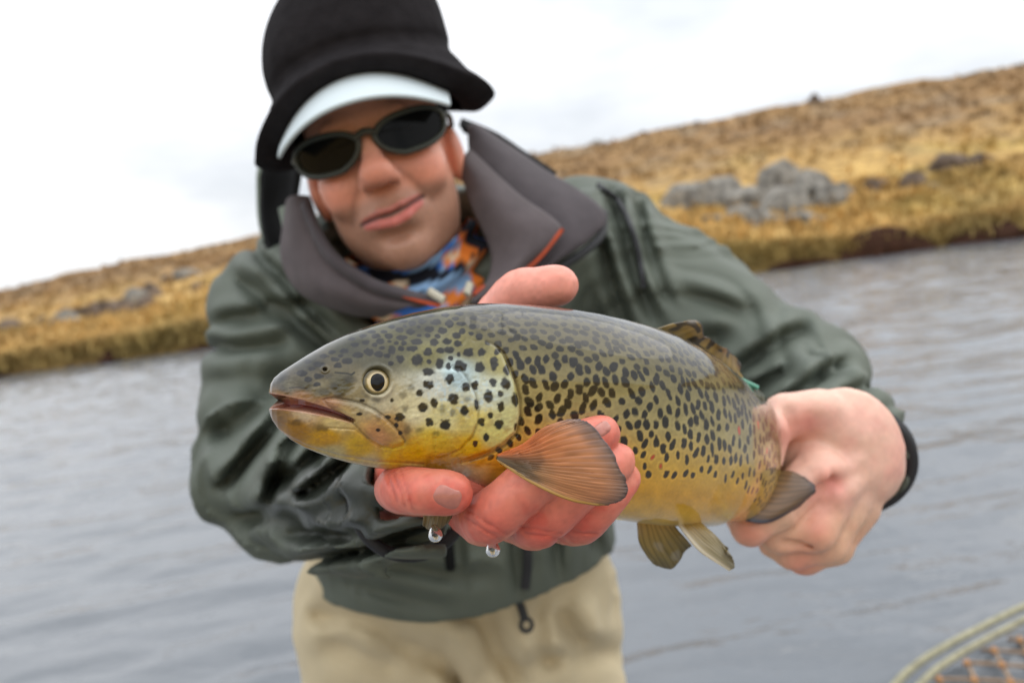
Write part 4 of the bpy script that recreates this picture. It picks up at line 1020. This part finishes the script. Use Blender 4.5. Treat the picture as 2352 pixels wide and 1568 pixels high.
# scale net on the body: fine pale/dark lattice
sc_a, sc_b = S2 / 0.0021, arc / 0.0021
lattice = np.cos(np.pi * (sc_a + sc_b)) * np.cos(np.pi * (sc_a - sc_b))
ink = np.zeros(U.shape); soft = np.zeros(U.shape)
SPOTS = [(1190,315,32,24),(1285,330,36,24),(1300,262,34,20),(1385,245,40,20),(1500,250,40,24),(1610,262,34,30),(1710,262,34,18),(1810,285,34,20),(1440,310,40,24),(1550,320,36,26),(1105,368,34,24),(1215,380,48,20),(1035,408,34,24),
 (1340,415,50,24),(1480,418,36,28),(1590,410,36,24),(1670,360,34,28),(1720,325,28,26),(1685,430,32,26),(1860,370,28,28),(1795,345,24,18),(1510,368,24,18),(1430,360,22,16),(1360,360,22,14),(1130,482,30,36),(1205,472,28,20),(1300,472,44,22),
 (1430,500,36,34),(1535,488,32,22),(1610,485,42,26),(1770,505,44,36),(1885,502,32,34),(1690,520,18,18),(1020,515,36,28),(935,500,40,28),(840,525,42,24),(815,440,36,18),(910,420,34,18),(985,440,26,18),(1000,365,36,22),(885,365,30,18),
 (795,392,28,14),(735,492,34,20),(755,575,42,26),(675,612,36,20),(650,560,36,18),(560,535,34,18),(630,500,30,16),(520,605,50,22),(425,582,30,16),(370,678,46,26),(430,730,34,22),(515,702,38,24),(500,770,30,20),(460,640,30,16),(700,530,20,16),
 (1090,532,28,20),(1200,558,32,32),(1340,570,46,44),(1530,598,34,44),(1620,550,24,20),(1440,580,20,20),(1980,595,32,52),(1865,630,36,44),(1700,620,54,48),(1605,615,20,28),(1120,595,22,16),(1435,668,44,34),(1435,772,40,36),(1610,725,38,40),
 (1230,425,24,18),(1165,425,20,14),(1050,465,24,18),(1240,285,18,14),(1355,290,18,12),(1110,410,18,12),(1360,845,30,28),(1640,893,44,42),(1745,790,34,40),(1825,780,28,36),(1970,755,26,34),(2068,765,36,46),(1930,870,32,52),(2025,850,22,26),
 (2150,895,34,54),(2030,955,30,42),(1485,925,28,36),(1385,965,42,34),(1735,985,34,40),(1835,940,22,44),(1195,1045,40,34),(1445,1085,30,36),(1575,1105,42,44),(1870,1080,26,34),(1945,1025,22,26),(2015,1100,34,40),(2155,1120,22,34),(1910,1210,24,32),
 (1820,1262,20,24),(2015,1320,20,28),(2130,1230,16,24),(1130,905,16,18),(880,905,18,14),(860,1018,26,14),(1095,1045,24,14),(1165,1115,16,20),(1010,1150,22,14),(1200,1180,16,20),(2080,650,26,44),(2010,500,24,26),(1930,420,26,24),(1820,215,34,18),
 (1700,180,36,16),(1580,190,34,16),(1450,195,36,14),(1330,205,34,14),(1220,240,34,16),(1130,290,32,16),(1060,330,28,14),(960,330,30,14),(1660,220,30,16),(1900,230,30,20)]
SOFTS = [(1290,800,26,24),(1225,860,36,30),(1240,975,28,26),(1635,1005,22,28),(1550,980,30,36),(1260,1150,32,36),(1365,1155,30,22),(1000,900,36,24),(1020,1040,28,28),(590,700,40,24),(640,790,40,26),(560,830,60,30),(690,860,40,20),(1500,1180,26,20),(1760,895,28,22),(770,730,50,30),(540,1140,60,30),(330,1090,50,26)]
def stamp(buf, lst, zone, soft_edge, amp):
    for zx, zy, rx, ry in lst:
        cu, cv = 590.7 + zx * 0.27396, 671.2 + zy * 0.27396; rx, ry = rx * 0.27396 * 1.06, ry * 0.27396 * 1.06
        k = (np.abs(U - cu) < rx * 2.2) & (np.abs(Vv - cv) < ry * 2.2) & zone
        if not k.any(): continue
        uu, vv = U[k], Vv[k]
        r = np.hypot((uu - cu) / rx, (vv - cv) / ry) + 0.22 * vnoise(np.stack([uu * 0.16, vv * 0.16, 0 * uu + zx], -1), 241)
        buf[k] = np.maximum(buf[k], amp * sstep(1 + soft_edge, 1 - soft_edge, r))
near_head = hm > 0.3
stamp(ink, SPOTS, near_head, 0.22, 1.0); stamp(soft, SOFTS, near_head, 0.6, 0.55)
# body spots scattered on the skin itself
def scatter(n_try, dens, smin, smax, amin, amax, seed):
    rg = np.random.default_rng(seed); out = []; cell = {}
    for _ in range(n_try):
        s, a = rg.uniform(smin, smax), rg.uniform(amin, amax)
        dd = dens(s, a, rg)
        if dd <= 0: continue
        key = (int(s / 0.013), int(a / 0.013)); ok = True
        for i in (-1, 0, 1):
            for j in (-1, 0, 1):
                for (s2, a2, d2) in cell.get((key[0] + i, key[1] + j), ()):
                    if (s - s2) ** 2 + ((a - a2) * 0.84) ** 2 < (0.5 * (dd + d2)) ** 2: ok = False; break
                if not ok: break
            if not ok: break
        if ok: cell.setdefault(key, []).append((s, a, dd)); out.append((s, a))
    return out
GI = lambda s: float(np.interp(s, SI, girth[:, 0]))
FS = lambda s: float(np.interp(s, [0.11, 0.16, 0.22, 0.28, 0.36, 0.45], [0.92, 1.05, 1.32, 1.5, 1.4, 1.1]))
_lowlim = lambda s: np.interp(s, [0.10, 0.14, 0.19, 0.23, 0.27, 0.32, 0.38, 0.5], [0.80, 0.76, 0.70, 0.66, 0.68, 0.78, 0.84, 0.86])
def dens(s, a, rg):
    r = a / GI(s)
    if r > _lowlim(s): return 0
    if r > 0.60 and rg.random() < (r - 0.60) * 3.0: return 0
    return FS(s) * (0.0033 if r < 0.30 else (0.0037 if r < 0.38 else 0.0042 + 0.004 * max(0, r - 0.6)))
pts = scatter(60000, dens, 0.085, 0.53, 0.0, 0.16, 5)
red = np.zeros(U.shape); halo = np.zeros(U.shape)
rg = np.random.default_rng(9)
Lh = NT // 2 + 1
for (s, a) in pts:
    r = a / GI(s); fs = FS(s)
    if r < 0.34: rs, ra = rg.uniform(0.0016, 0.0021) * fs, rg.uniform(0.0015, 0.0020) * fs
    else: rs, ra = rg.uniform(0.0015, 0.0021) * fs, rg.uniform(0.0021, 0.0031) * (0.4 + 0.6 * fs)
    if r > 0.60: rs *= 0.82; ra *= 0.8
    isred = (r > 0.40 and s > 0.17 and rg.random() < 0.10)
    i0, i1 = np.searchsorted(SI, [s - 0.009, s + 0.009])
    if i1 - i0 < 2: continue
    tl = rg.uniform(-0.35, 0.35); sd0 = rg.uniform(0, 50)
    for cols in (slice(0, Lh), slice(Lh, NT)):
        A = arc[i0:i1, cols] - a; S_ = S2[i0:i1, cols] - s + tl * A
        rr = np.hypot(S_ / rs, A / ra) + 0.26 * vnoise(np.stack([S_ * 480, A * 480, 0 * A + sd0], -1), 251)
        k = sstep(1.16, 0.86, rr)
        if isred: red[i0:i1, cols] = np.maximum(red[i0:i1, cols], sstep(0.8, 0.5, rr) * (1 - hm[i0:i1, cols])); k = k * 0.45
        ink[i0:i1, cols] = np.maximum(ink[i0:i1, cols], k * (1 - hm[i0:i1, cols]) * (1.0 if r > 0.34 else 0.9))
        halo[i0:i1, cols] = np.maximum(halo[i0:i1, cols], sstep(2.0, 1.15, rr) * (1 - hm[i0:i1, cols]))
base = base * (1 + 0.22 * (halo * sstep(0.3, 0.6, rel))[..., None])
upper = sstep(0.46, 0.22, rel)
inkcol = s2l((15, 14, 14))[None, None] * (1 - upper[..., None]) + s2l((24, 25, 28))[None, None] * upper[..., None]
ink = np.maximum(ink, soft)
col = base * (1 - 0.96 * ink[..., None]) + 0.96 * ink[..., None] * inkcol
col = col * (1 - red[..., None]) + red[..., None] * s2l((196, 74, 42))
# mouth lining, lips, seams
lip = np.exp(-((mdist - gap - 2) / 3.4) ** 2) * sstep(815, 800, U) * (U < 815)
col = col * (1 - 0.55 * lip[..., None]) + 0.55 * lip[..., None] * s2l((192, 132, 116))
inner = s2l((196, 150, 124))[None, None] * sstep(0.2, -0.6, (Vv - mv) / gap)[..., None] + s2l((150, 74, 66))[None, None] * (1 - sstep(0.2, -0.6, (Vv - mv) / gap))[..., None]
col = col * (1 - groove[..., None]) + groove[..., None] * inner
seam = 0.55 * np.exp(-((max_sd - 1) / 2.4) ** 2) * (U > 760) * (Vv < 1000 + (U - 760) * 0.1) + 0.35 * np.exp(-(pre_sd / 2.0) ** 2) * (U > 1060) * (Vv < 1010)
seam = np.clip(seam * head_zone, 0, 0.8)
col = col * (1 - seam[..., None]) + seam[..., None] * s2l((70, 60, 40))
rim = np.exp(-((ope_sd + 1.5) / 2.4) ** 2) * (U > 1060) * sstep(810, 900, Vv) * 0.4
col = col * (1 - rim[..., None]) + rim[..., None] * s2l((228, 206, 140))
gapl = np.exp(-((ope_sd - 3.0) / 2.4) ** 2) * (U > 1080) * sstep(780, 860, Vv) * 0.5
col = col * (1 - gapl[..., None]) + gapl[..., None] * s2l((84, 70, 44))
# small dark slit before the eye
sl = seg_dist2(U, Vv, Z2D([(655, 672), (760, 680), (790, 690), (815, 672)])); w = sstep(2.6, 1.2, sl)
col = col * (1 - w[..., None]) + w[..., None] * s2l((30, 30, 20))
sl = seg_dist2(U, Vv, Z2D([(270, 800), (330, 795), (420, 805)])); w = sstep(2.4, 0.8, sl) * 0.8
col = col * (1 - w[..., None]) + w[..., None] * s2l((40, 34, 30))
w = sstep(5, 2, nost); col = col * (1 - w[..., None]) + w[..., None] * s2l((30, 26, 24))
w = sstep(34, 26, er); col = col * (1 - w[..., None]) + w[..., None] * s2l((92, 86, 66))
col *= 0.88
alpha = np.ones(U.shape)                         # 1 = scaled flank, 0 = slick head skin
alpha[:] = 0.5 * (1 - hm) + 0.15 * hm
fishV = to_world(C1.reshape(-1, 3))
F = grid_faces(NSI, NT, True, flip=True)
# caps
c_n = C1[0].mean(0); c_t = C1[-1].mean(0)
fishV = np.vstack([fishV, to_world(c_n)[None], to_world(c_t)[None]])
i0 = NSI * NT
cap = [(j, (j + 1) % NT, i0, i0) for j in range(NT)]
colv = np.concatenate([np.concatenate([col.reshape(-1, 3), alpha.reshape(-1, 1)], 1), [[0.1, 0.08, 0.06, 0.3]], [[0.2, 0.2, 0.15, 0.3]]])
FL = np.concatenate([F[:, [0, 1, 2]], F[:, [0, 2, 3]], np.array([((j + 1) % NT, j, i0) for j in range(NT)])[:, ::-1], np.array([((NSI - 1) * NT + j, (NSI - 1) * NT + (j + 1) % NT, i0 + 1) for j in range(NT)])[:, ::-1]])

def fish_skin():
    m = mat('trout_skin', attr=True, rough=0.3, spec=0.1, coat=1.0, coat_r=0.03, attr_rough=(0.25, 0.45))
    nt = m.node_tree; b = nt.nodes['Principled BSDF']; b.inputs['Coat IOR'].default_value = 1.45
    tc = nt.nodes.new('ShaderNodeTexCoord')
    vo = nt.nodes.new('ShaderNodeTexVoronoi'); vo.inputs['Scale'].default_value = 420
    n = nt.nodes.new('ShaderNodeTexNoise'); n.inputs['Scale'].default_value = 130; n.inputs['Detail'].default_value = 3
    L = nt.links.new; L(tc.outputs['Object'], vo.inputs['Vector']); L(tc.outputs['Object'], n.inputs['Vector'])
    b1 = nt.nodes.new('ShaderNodeBump'); b1.inputs['Strength'].default_value = 0.16; b1.inputs['Distance'].default_value = 0.0006
    b2 = nt.nodes.new('ShaderNodeBump'); b2.inputs['Strength'].default_value = 0.08; b2.inputs['Distance'].default_value = 0.001
    a = nt.nodes.new('ShaderNodeVertexColor'); a.layer_name = 'Col'
    mm = nt.nodes.new('ShaderNodeMath'); mm.operation = 'MULTIPLY'; mm.inputs[1].default_value = 0.55
    L(a.outputs['Alpha'], mm.inputs[0]); L(mm.outputs[0], b1.inputs['Strength'])
    L(vo.outputs['Distance'], b1.inputs['Height']); L(n.outputs['Fac'], b2.inputs['Height']); L(b1.outputs[0], b2.inputs['Normal'])
    L(b2.outputs[0], b.inputs['Normal'])
    b3 = nt.nodes.new('ShaderNodeBump'); b3.inputs['Strength'].default_value = 0.05; b3.inputs['Distance'].default_value = 0.001
    L(n.outputs['Fac'], b3.inputs['Height']); L(b3.outputs[0], b.inputs['Coat Normal'])
    return m
m_skin = fish_skin()
fish_base = to_world(np.array([sx_[NS1], yc[NS1] - hh[NS1], -sd_[NS1]]))
trout = thing('trout', fish_base, 'wet brown trout with golden belly and dense black spots held out in two bare hands', 'trout')
body = make_mesh('body', fishV, FL, m_skin, trout, color=colv)

def near_pt(s, r, out=0.0):                       # camera-frame point on the near flank at length s, relative girth r
    i = int(np.argmin(np.abs(SI - s))); j = int(np.argmin(np.abs(rel[i, :Lh] - r)))
    p = C1[i, j].copy(); n = np.array([math.sin(sth[i]), 0, math.cos(sth[i])]); return p + n * out
# ---- eyes
m_eye = mat('fish_eye', attr=True, rough=0.25, spec=0.5, coat=0.3, coat_r=0.02)
m_pupil = mat('fish_pupil', (0.003, 0.003, 0.004), 0.06, 0.35)
ei = np.unravel_index(np.argmin(er[:, :Lh] + 1e3 * (lat[:, :Lh] < 0.004)), er[:, :Lh].shape)
pe = place(np.abs(lat), Yl)[ei]
epl = {}
for side in (1, -1):
    s_i = ei[0]
    nrm = np.array([math.sin(sth[s_i]), 0.16, math.cos(sth[s_i]) * side]) if side > 0 else np.array([-math.sin(sth[s_i]), 0.16, -math.cos(sth[s_i])])
    nrm /= np.linalg.norm(nrm)
    c = pe if side > 0 else place(lat, Yl)[s_i, (NT - ei[1]) % NT]
    a1 = np.cross([0, 1, 0], nrm); a1 /= np.linalg.norm(a1); a2 = np.cross(nrm, a1)
    R = 33.0 / FPX * 0.372; n, m = 36, 64
    rr = np.linspace(0, 1, n)[:, None]; ph = np.linspace(0, 2 * np.pi, m, endpoint=False)[None]
    dome = 0.0034 * np.sqrt(np.maximum(1 - (rr * 0.97) ** 2, 0)) - 0.0022
    E = c + (R * rr * np.cos(ph))[..., None] * a1 + (R * rr * np.sin(ph))[..., None] * a2 + (dome + 0 * ph)[..., None] * nrm
    shape = 0.72 + 0.03 * np.cos(2 * ph)
    ring = ramp(rr + 0 * ph + 0.02 * vnoise(np.stack([3 * np.cos(ph) + 0 * rr, 3 * np.sin(ph) + 0 * rr, rr * 6 + 0 * ph], -1), 261), [(0.55, (214, 196, 150)), (0.66, (226, 206, 164)), (0.71, (186, 164, 108)), (0.78, (128, 112, 66)), (0.90, (84, 78, 50)), (1.0, (50, 48, 36))])
    low = (np.sin(ph) > 0.35)
    ring = ring * np.where(low & (rr > 0.62), 0.62, 1.0)[..., None]
    V = to_world(E.reshape(-1, 3)); f = grid_faces(n, m, True)
    eye = make_mesh('eye', V, f, m_eye, trout, color=ring.reshape(-1, 3) * 0.85)
    # pupil: slightly pear shaped
    n = 12; rr = np.linspace(0, 1, n)[:, None]
    pr = R * 0.54 * (1 + 0.20 * np.exp(-((ph - (math.pi * 1.5)) / 0.5) ** 2) - 0.05 * np.cos(2 * ph))
    dm = 0.0034 * np.sqrt(1 - (rr * 0.54 * 0.97) ** 2) - 0.0022 + 0.0003 * (1 - rr ** 4)
    E = c + (pr * rr * np.cos(ph))[..., None] * a1 + (pr * rr * np.sin(ph))[..., None] * a2 + (dm + 0 * ph)[..., None] * nrm
    make_mesh('pupil', to_world(E.reshape(-1, 3)), grid_faces(n, m, True), m_pupil, eye)

# ---- fins: ray-ribbed sheets
m_fin = mat('fin', attr=True, rough=0.38, spec=0.5, coat=0.6, coat_r=0.12)
nb = m_fin.node_tree; bs = nb.nodes['Principled BSDF']
def add_translucency(m, f):
    nt = m.node_tree; b = nt.nodes['Principled BSDF']; o = [n for n in nt.nodes if n.type == 'OUTPUT_MATERIAL'][0]
    t = nt.nodes.new('ShaderNodeBsdfTranslucent'); mx = nt.nodes.new('ShaderNodeMixShader'); mx.inputs[0].default_value = f
    nt.links.new(b.inputs['Base Color'].links[0].from_socket, t.inputs[0])
    nt.links.new(b.outputs[0], mx.inputs[1]); nt.links.new(t.outputs[0], mx.inputs[2]); nt.links.new(mx.outputs[0], o.inputs[0])
add_translucency(m_fin, 0.3)
def fin(name, lead, trail, outer, rays, colfn, thick=0.0009, ribs=0.00028, ruffle=0.0006, seed=1, bow=0.0):
    """lead / trail: edges from base to tip (camera-frame polylines); outer: margin polyline from lead tip to trail tip"""
    n, m = 70, rays * 8
    le, tr, ou = catmull(lead, n), catmull(trail, n), catmull(outer, m)
    t = np.linspace(0, 1, n)[:, None, None]; w = np.linspace(0, 1, m)[None, :, None]
    b0 = le[0][None, None] * (1 - w) + tr[0][None, None] * w
    side = le[:, None] * (1 - w) + tr[:, None] * w
    marg_lin = le[-1][None, None] * (1 - w) + tr[-1][None, None] * w
    S = side + (ou[None] - marg_lin) * t ** 1.25
    S[..., 2] += bow * np.sin(np.pi * w[..., 0]) * np.sin(np.pi * 0.5 * t[..., 0])
    du, dv = np.gradient(S, axis=0), np.gradient(S, axis=1)
    nr = np.cross(du, dv); nr /= np.linalg.norm(nr, axis=-1)[..., None] + 1e-12
    ww = w[..., 0] + 0 * t[..., 0]; tt = t[..., 0] + 0 * w[..., 0]
    jit = 0.12 * vnoise(np.stack([ww * 9, tt * 1.5, 0 * ww + seed], -1), seed)
    ray = np.abs(np.sin(np.pi * rays * (ww + jit / rays * 2)))
    fork = np.abs(np.sin(2 * np.pi * rays * ww + 0.7))
    rr = ray * (1 - 0.5 * tt) + fork * 0.5 * tt
    amp = ribs * np.minimum(1, tt * 5) 
    S = S + nr * (amp * (rr - 0.5) + ruffle * vnoise(np.stack([ww * 5, tt * 3, 0 * ww + 2.2 * seed], -1), seed + 3) * tt)[..., None]
    # frayed margin
    fr = 1 - 0.012 * (vnoise(np.stack([ww * rays * 0.9, 0 * ww, 0 * ww + seed], -1), seed + 8) + 1) * sstep(0.93, 1.0, tt)
    S = b0 + (S - b0) * fr[..., None]
    V, Fc = sheet(S, thick)
    c = colfn(tt, ww, rr); c = np.concatenate([c.reshape(-1, 3)] * 2)
    return make_mesh(name, to_world(V), Fc, m_fin, trout, color=c * 0.85)
def tint(tt, keys): return ramp(tt, keys)
def c_pect(t, w, r):
    c = ramp(t, [(0, (120, 98, 56)), (0.25, (140, 108, 66)), (0.5, (192, 132, 84)), (0.8, (194, 136, 96)), (0.95, (140, 112, 98)), (1, (100, 86, 84))])
    o = sstep(0.55, 0.0, w) * sstep(0.9, 0.2, t); c = c * (1 - o[..., None]) + o[..., None] * s2l((232, 128, 66))
    wet = sstep(0.42, 0.36, t + 0.10 * vnoise(np.stack([w * 6, t * 6, 0 * t], -1), 271)) * sstep(0.15, 0.4, w)
    c = c * (1 - 0.42 * wet[..., None])
    streak = 1.25 * np.clip(0.80 + 0.30 * r + 0.22 * vnoise(np.stack([w * 60, t * 9, 0 * t], -1), 272), 0.4, 1.2)
    c = c * streak[..., None]
    e = sstep(0.93, 1.0, w); c = c * (1 - e[..., None]) + e[..., None] * s2l((206, 160, 76))
    return c
fin('pectoral_fin', PP([(1146, 1046, .372), (1198, 1020, .362), (1250, 980, .354), (1308, 962, .352)]), PP([(1142, 1054, .372), (1225, 1108, .358), (1310, 1146, .351), (1385, 1157, .350)]),
    PP([(1308, 962, .352), (1352, 970, .351), (1392, 1012, .350), (1422, 1064, .349), (1441, 1104, .349), (1441, 1128, .349), (1424, 1148, .350), (1385, 1157, .350)]), 21, c_pect, bow=0.003, seed=4, thick=0.0011, ribs=0.00022)
def c_pale(t, w, r):
    c = ramp(t, [(0, (196, 160, 84)), (0.4, (162, 142, 84)), (0.8, (140, 128, 84)), (1, (120, 112, 84))])
    return c * np.clip(0.6 + 0.55 * r, 0.5, 1.2)[..., None]
def c_edge(t, w, r):
    c = c_pale(t, w, r); e = sstep(0.22, 0.05, w); return c * (1 - e[..., None]) + e[..., None] * s2l((236, 226, 200))
# far pectoral fin, hanging under the throat behind the index finger
fin('pectoral_fin', PP([(985, 1120, .405), (975, 1160, .40), (970, 1205, .398)]), PP([(1050, 1110, .41), (1046, 1150, .405), (1036, 1190, .40)]), PP([(970, 1205, .398), (985, 1218, .398), (1010, 1216, .398), (1036, 1190, .40)]), 7, c_pale, seed=6)
# pelvic fins
pb1, pb2 = near_pt(0.285, 0.93, -0.003), near_pt(0.295, 0.96, -0.006)
fin('pelvic_fin', PP([(1462, 1196, .490), (1470, 1250, .488), (1500, 1295, .488)]), PP([(1540, 1200, .488), (1570, 1230, .488), (1588, 1252, .488)]), PP([(1500, 1295, .488), (1530, 1308, .488), (1552, 1300, .488), (1572, 1270, .488), (1588, 1252, .488)]), 8, c_pale, seed=11, ruffle=0.002)
fin('pelvic_fin', PP([(1552, 1196, .478), (1600, 1258, .472), (1676, 1312, .470)]), PP([(1606, 1196, .486), (1645, 1228, .480), (1668, 1262, .474)]), PP([(1676, 1312, .470), (1688, 1300, .470), (1680, 1282, .472), (1668, 1262, .474)]), 8, c_edge, seed=12, ruffle=0.002)
def c_anal(t, w, r):
    c = ramp(t, [(0, (150, 120, 76)), (0.4, (150, 118, 84)), (0.85, (128, 104, 84)), (1, (84, 78, 84))]); c = c * np.clip(0.6 + 0.55 * r, 0.5, 1.2)[..., None]
    e = sstep(0.86, 0.97, w); return c * (1 - e[..., None]) + e[..., None] * s2l((60, 60, 76))
fin('anal_fin', PP([(1792, 1082, .585), (1822, 1084, .578), (1850, 1098, .572)]), PP([(1690, 1192, .560), (1760, 1200, .560), (1836, 1160, .568)]), PP([(1850, 1098, .572), (1868, 1112, .570), (1866, 1128, .569), (1836, 1160, .568)]), 9, c_anal, seed=14, bow=0.004)
# dorsal fin
def c_dors(t, w, r):
    c = ramp(t, [(0, (120, 112, 74)), (0.5, (176, 146, 76)), (1, (150, 120, 66))]) * np.clip(0.7 + 0.45 * r, 0.5, 1.2)[..., None]
    q = np.stack([w * 15, t * 5, 0 * t], -1); s = sstep(0.18, 0.34, vnoise(q, 281)); c = c * (1 - 0.85 * s[..., None]) + 0.85 * s[..., None] * s2l((40, 34, 26))
    e = sstep(0.90, 0.98, t) * sstep(0.7, 0.2, w) ; c = c * (1 - 0.8 * e[..., None]) + 0.8 * e[..., None] * s2l((84, 88, 96)); return c
def mid_top(s): i = int(np.argmin(np.abs(SI - s))); return C1[i, 0]
d0, d1 = mid_top(0.228), mid_top(0.302)
def off(p, u, v, dd):  # move a camera-frame point by picture-scale amounts at its own depth
    dep = -p[2]; return p + np.array([u / FPX * dep, -v / FPX * dep, -dd])
fin('dorsal_fin', PP([(1490, 760, .478), (1545, 742, .486), (1592, 735, .494)]), PP([(1706, 888, .540), (1704, 864, .542), (1694, 838, .544)]),
    PP([(1592, 735, .494), (1610, 742, .497), (1616, 768, .502), (1634, 778, .508), (1652, 792, .514), (1668, 800, .524), (1684, 818, .534), (1694, 838, .544)]), 11, c_dors, seed=16, ruffle=0.002)
# tail
i = NSI - 1; ct = C1[i].mean(0); tdir = np.array([math.cos(sth[i]), -0.1, -math.sin(sth[i])]); hp_ = hh[i]
tp, bt = ct + [0, hp_, 0], ct - [0, hp_, 0]
fin('tail_fin', np.array([tp, tp + tdir * 0.04 + [0, 0.018, 0], tp + tdir * 0.085 + [0, 0.034, 0]]), np.array([bt, bt + tdir * 0.04 - [0, 0.018, 0], bt + tdir * 0.085 - [0, 0.034, 0]]),
    np.array([tp + tdir * 0.085 + [0, 0.034, 0], ct + tdir * 0.082 + [0, 0.03, 0], ct + tdir * 0.076, ct + tdir * 0.082 - [0, 0.03, 0], bt + tdir * 0.085 - [0, 0.034, 0]]), 14, c_anal, seed=18)
# green plastic marker tag by the dorsal fin
m_tag = mat('green_tag', s2l((96, 160, 138)), 0.35, 0.5)
pt = mid_top(0.292)
v, f = tube(PP([(1655, 848, .528), (1698, 870, .530), (1740, 890, .534)]), 0.0016, 10, n=14)
make_mesh('marker_tag', to_world(v), f, m_tag, trout)
# ================================================================== SMALL THINGS
# ---- water drops hanging from the hand and the fin
m_drop = mat('clear_water', (1, 1, 1), 0.0, 0.5, trans=1.0, ior=1.333)
def drop(u, v, d, r, label):
    n, m = 22, 24; t = np.linspace(0, np.pi, n)[:, None]; a = np.linspace(0, 2 * np.pi, m, endpoint=False)[None]
    rad = r * np.sin(t) * (1 - 0.28 * (np.cos(t) > 0) * np.cos(t)); z = r * np.cos(t) * np.where(np.cos(t) > 0, 1.55, 1.0)
    V = np.stack([rad * np.cos(a), rad * np.sin(a), z + 0 * a], -1).reshape(-1, 3)
    o = make_mesh('water_drop', V, grid_faces(n, m, True, flip=False), m_drop)
    o.location = tuple(to_world(P(u, v, d))); return tag(o, label, 'water drop')
drop(1000, 1228, .398, .0036, 'clear water drop hanging from the yellowish fin under the fish throat')
drop(1132, 1262, .388, .0036, 'clear water drop hanging below the wet middle finger knuckle')

# ---- landing net floating at the river edge
net_c = hit_z0(2420, 1640); net_c[2] = 0
NET = thing('landing_net', net_c, 'landing net with pale rope rim and orange brown mesh floating on the river', 'landing net')
pa, pb = hit_z0(2085, 1572), hit_z0(2400, 1405)
ex = (pb - pa)[:2]; ex /= np.linalg.norm(ex); ey = np.array([ex[1], -ex[0]])
if ey @ (net_c[:2] - pa[:2]) < 0: ey = -ey
o2 = (pa[:2] + pb[:2]) / 2
def net_pt(a, b, z): q = o2 + ex * a + ey * b; return (q[0], q[1], z)
m_rope = mat('pale_rope', s2l((150, 146, 122)), 0.8, 0.3, bump=[(220, 0.6, 0.003)], var=(60, 0.3))
m_mesh = mat('net_twine', s2l((140, 118, 96)), 0.8, 0.3, var=(30, 0.3))
def rim_curve(ins):
    pts = []
    A_, B_ = 0.62 - ins, 0.46 - ins
    for t in np.linspace(0, 2 * np.pi, 90, endpoint=False):
        ca, sa = math.cos(t), math.sin(t); k = 0.62
        pts.append(net_pt(A_ * abs(ca) ** k * (1 if ca > 0 else -1), 0.46 + B_ * abs(sa) ** k * (1 if sa > 0 else -1), 0.045 + 0.006 * math.sin(3 * t)))
    return np.array(pts)
for ins in (0.0, 0.045):
    v, f = tube(rim_curve(ins), 0.010 if ins == 0 else 0.009, 8, closed=True); make_mesh('rim', v, f, m_rope, NET)
parts_ = []
G_ = 0.078
for sgn_ in (1, -1):
    for k in np.arange(-1.4, 1.4, G_):
        pl = []
        for s in np.linspace(-0.9, 0.9, 46):
            a, b = s * 0.707 * 1.0 + k * 0.707, (s * 0.707 - k * 0.707) * sgn_
            if abs(a) < 0.57 and abs(b) < 0.41: pl.append(net_pt(a, 0.46 + b, 0.028 + 0.010 * math.sin(a * 9) * math.cos(b * 8) + 0.003 * sgn_))
        if len(pl) > 2: parts_.append(tube(np.array(pl), 0.005, 5))
v, f = merge(parts_); o = make_mesh('netting', v, f, m_mesh, NET); o['kind'] = 'stuff'
# knots
kn = []
for i in np.arange(-16, 17):
    for j in np.arange(-16, 17):
        a, b = (i + j) * G_ * 0.5 * 1.414, (i - j) * G_ * 0.5 * 1.414
        if abs(a) < 0.57 and abs(b) < 0.41:
            q = np.array(net_pt(a, 0.46 + b, 0.032 + 0.010 * math.sin(a * 9) * math.cos(b * 8)))
            kn.append((q + 0.013 * np.array([(1, 0, 0), (-1, 0, 0), (0, 1, 0), (0, -1, 0), (0, 0, 1), (0, 0, -1)]), [(0, 2, 4), (2, 1, 4), (1, 3, 4), (3, 0, 4), (2, 0, 5), (1, 2, 5), (3, 1, 5), (0, 3, 5)]))
v, f = merge(kn); o = make_mesh('knots', v, f, mat('net_knot', s2l((176, 132, 92)), 0.8, 0.3), NET); o['kind'] = 'stuff'

for o in bpy.data.objects:
    if '_base' in o.keys(): del o['_base']
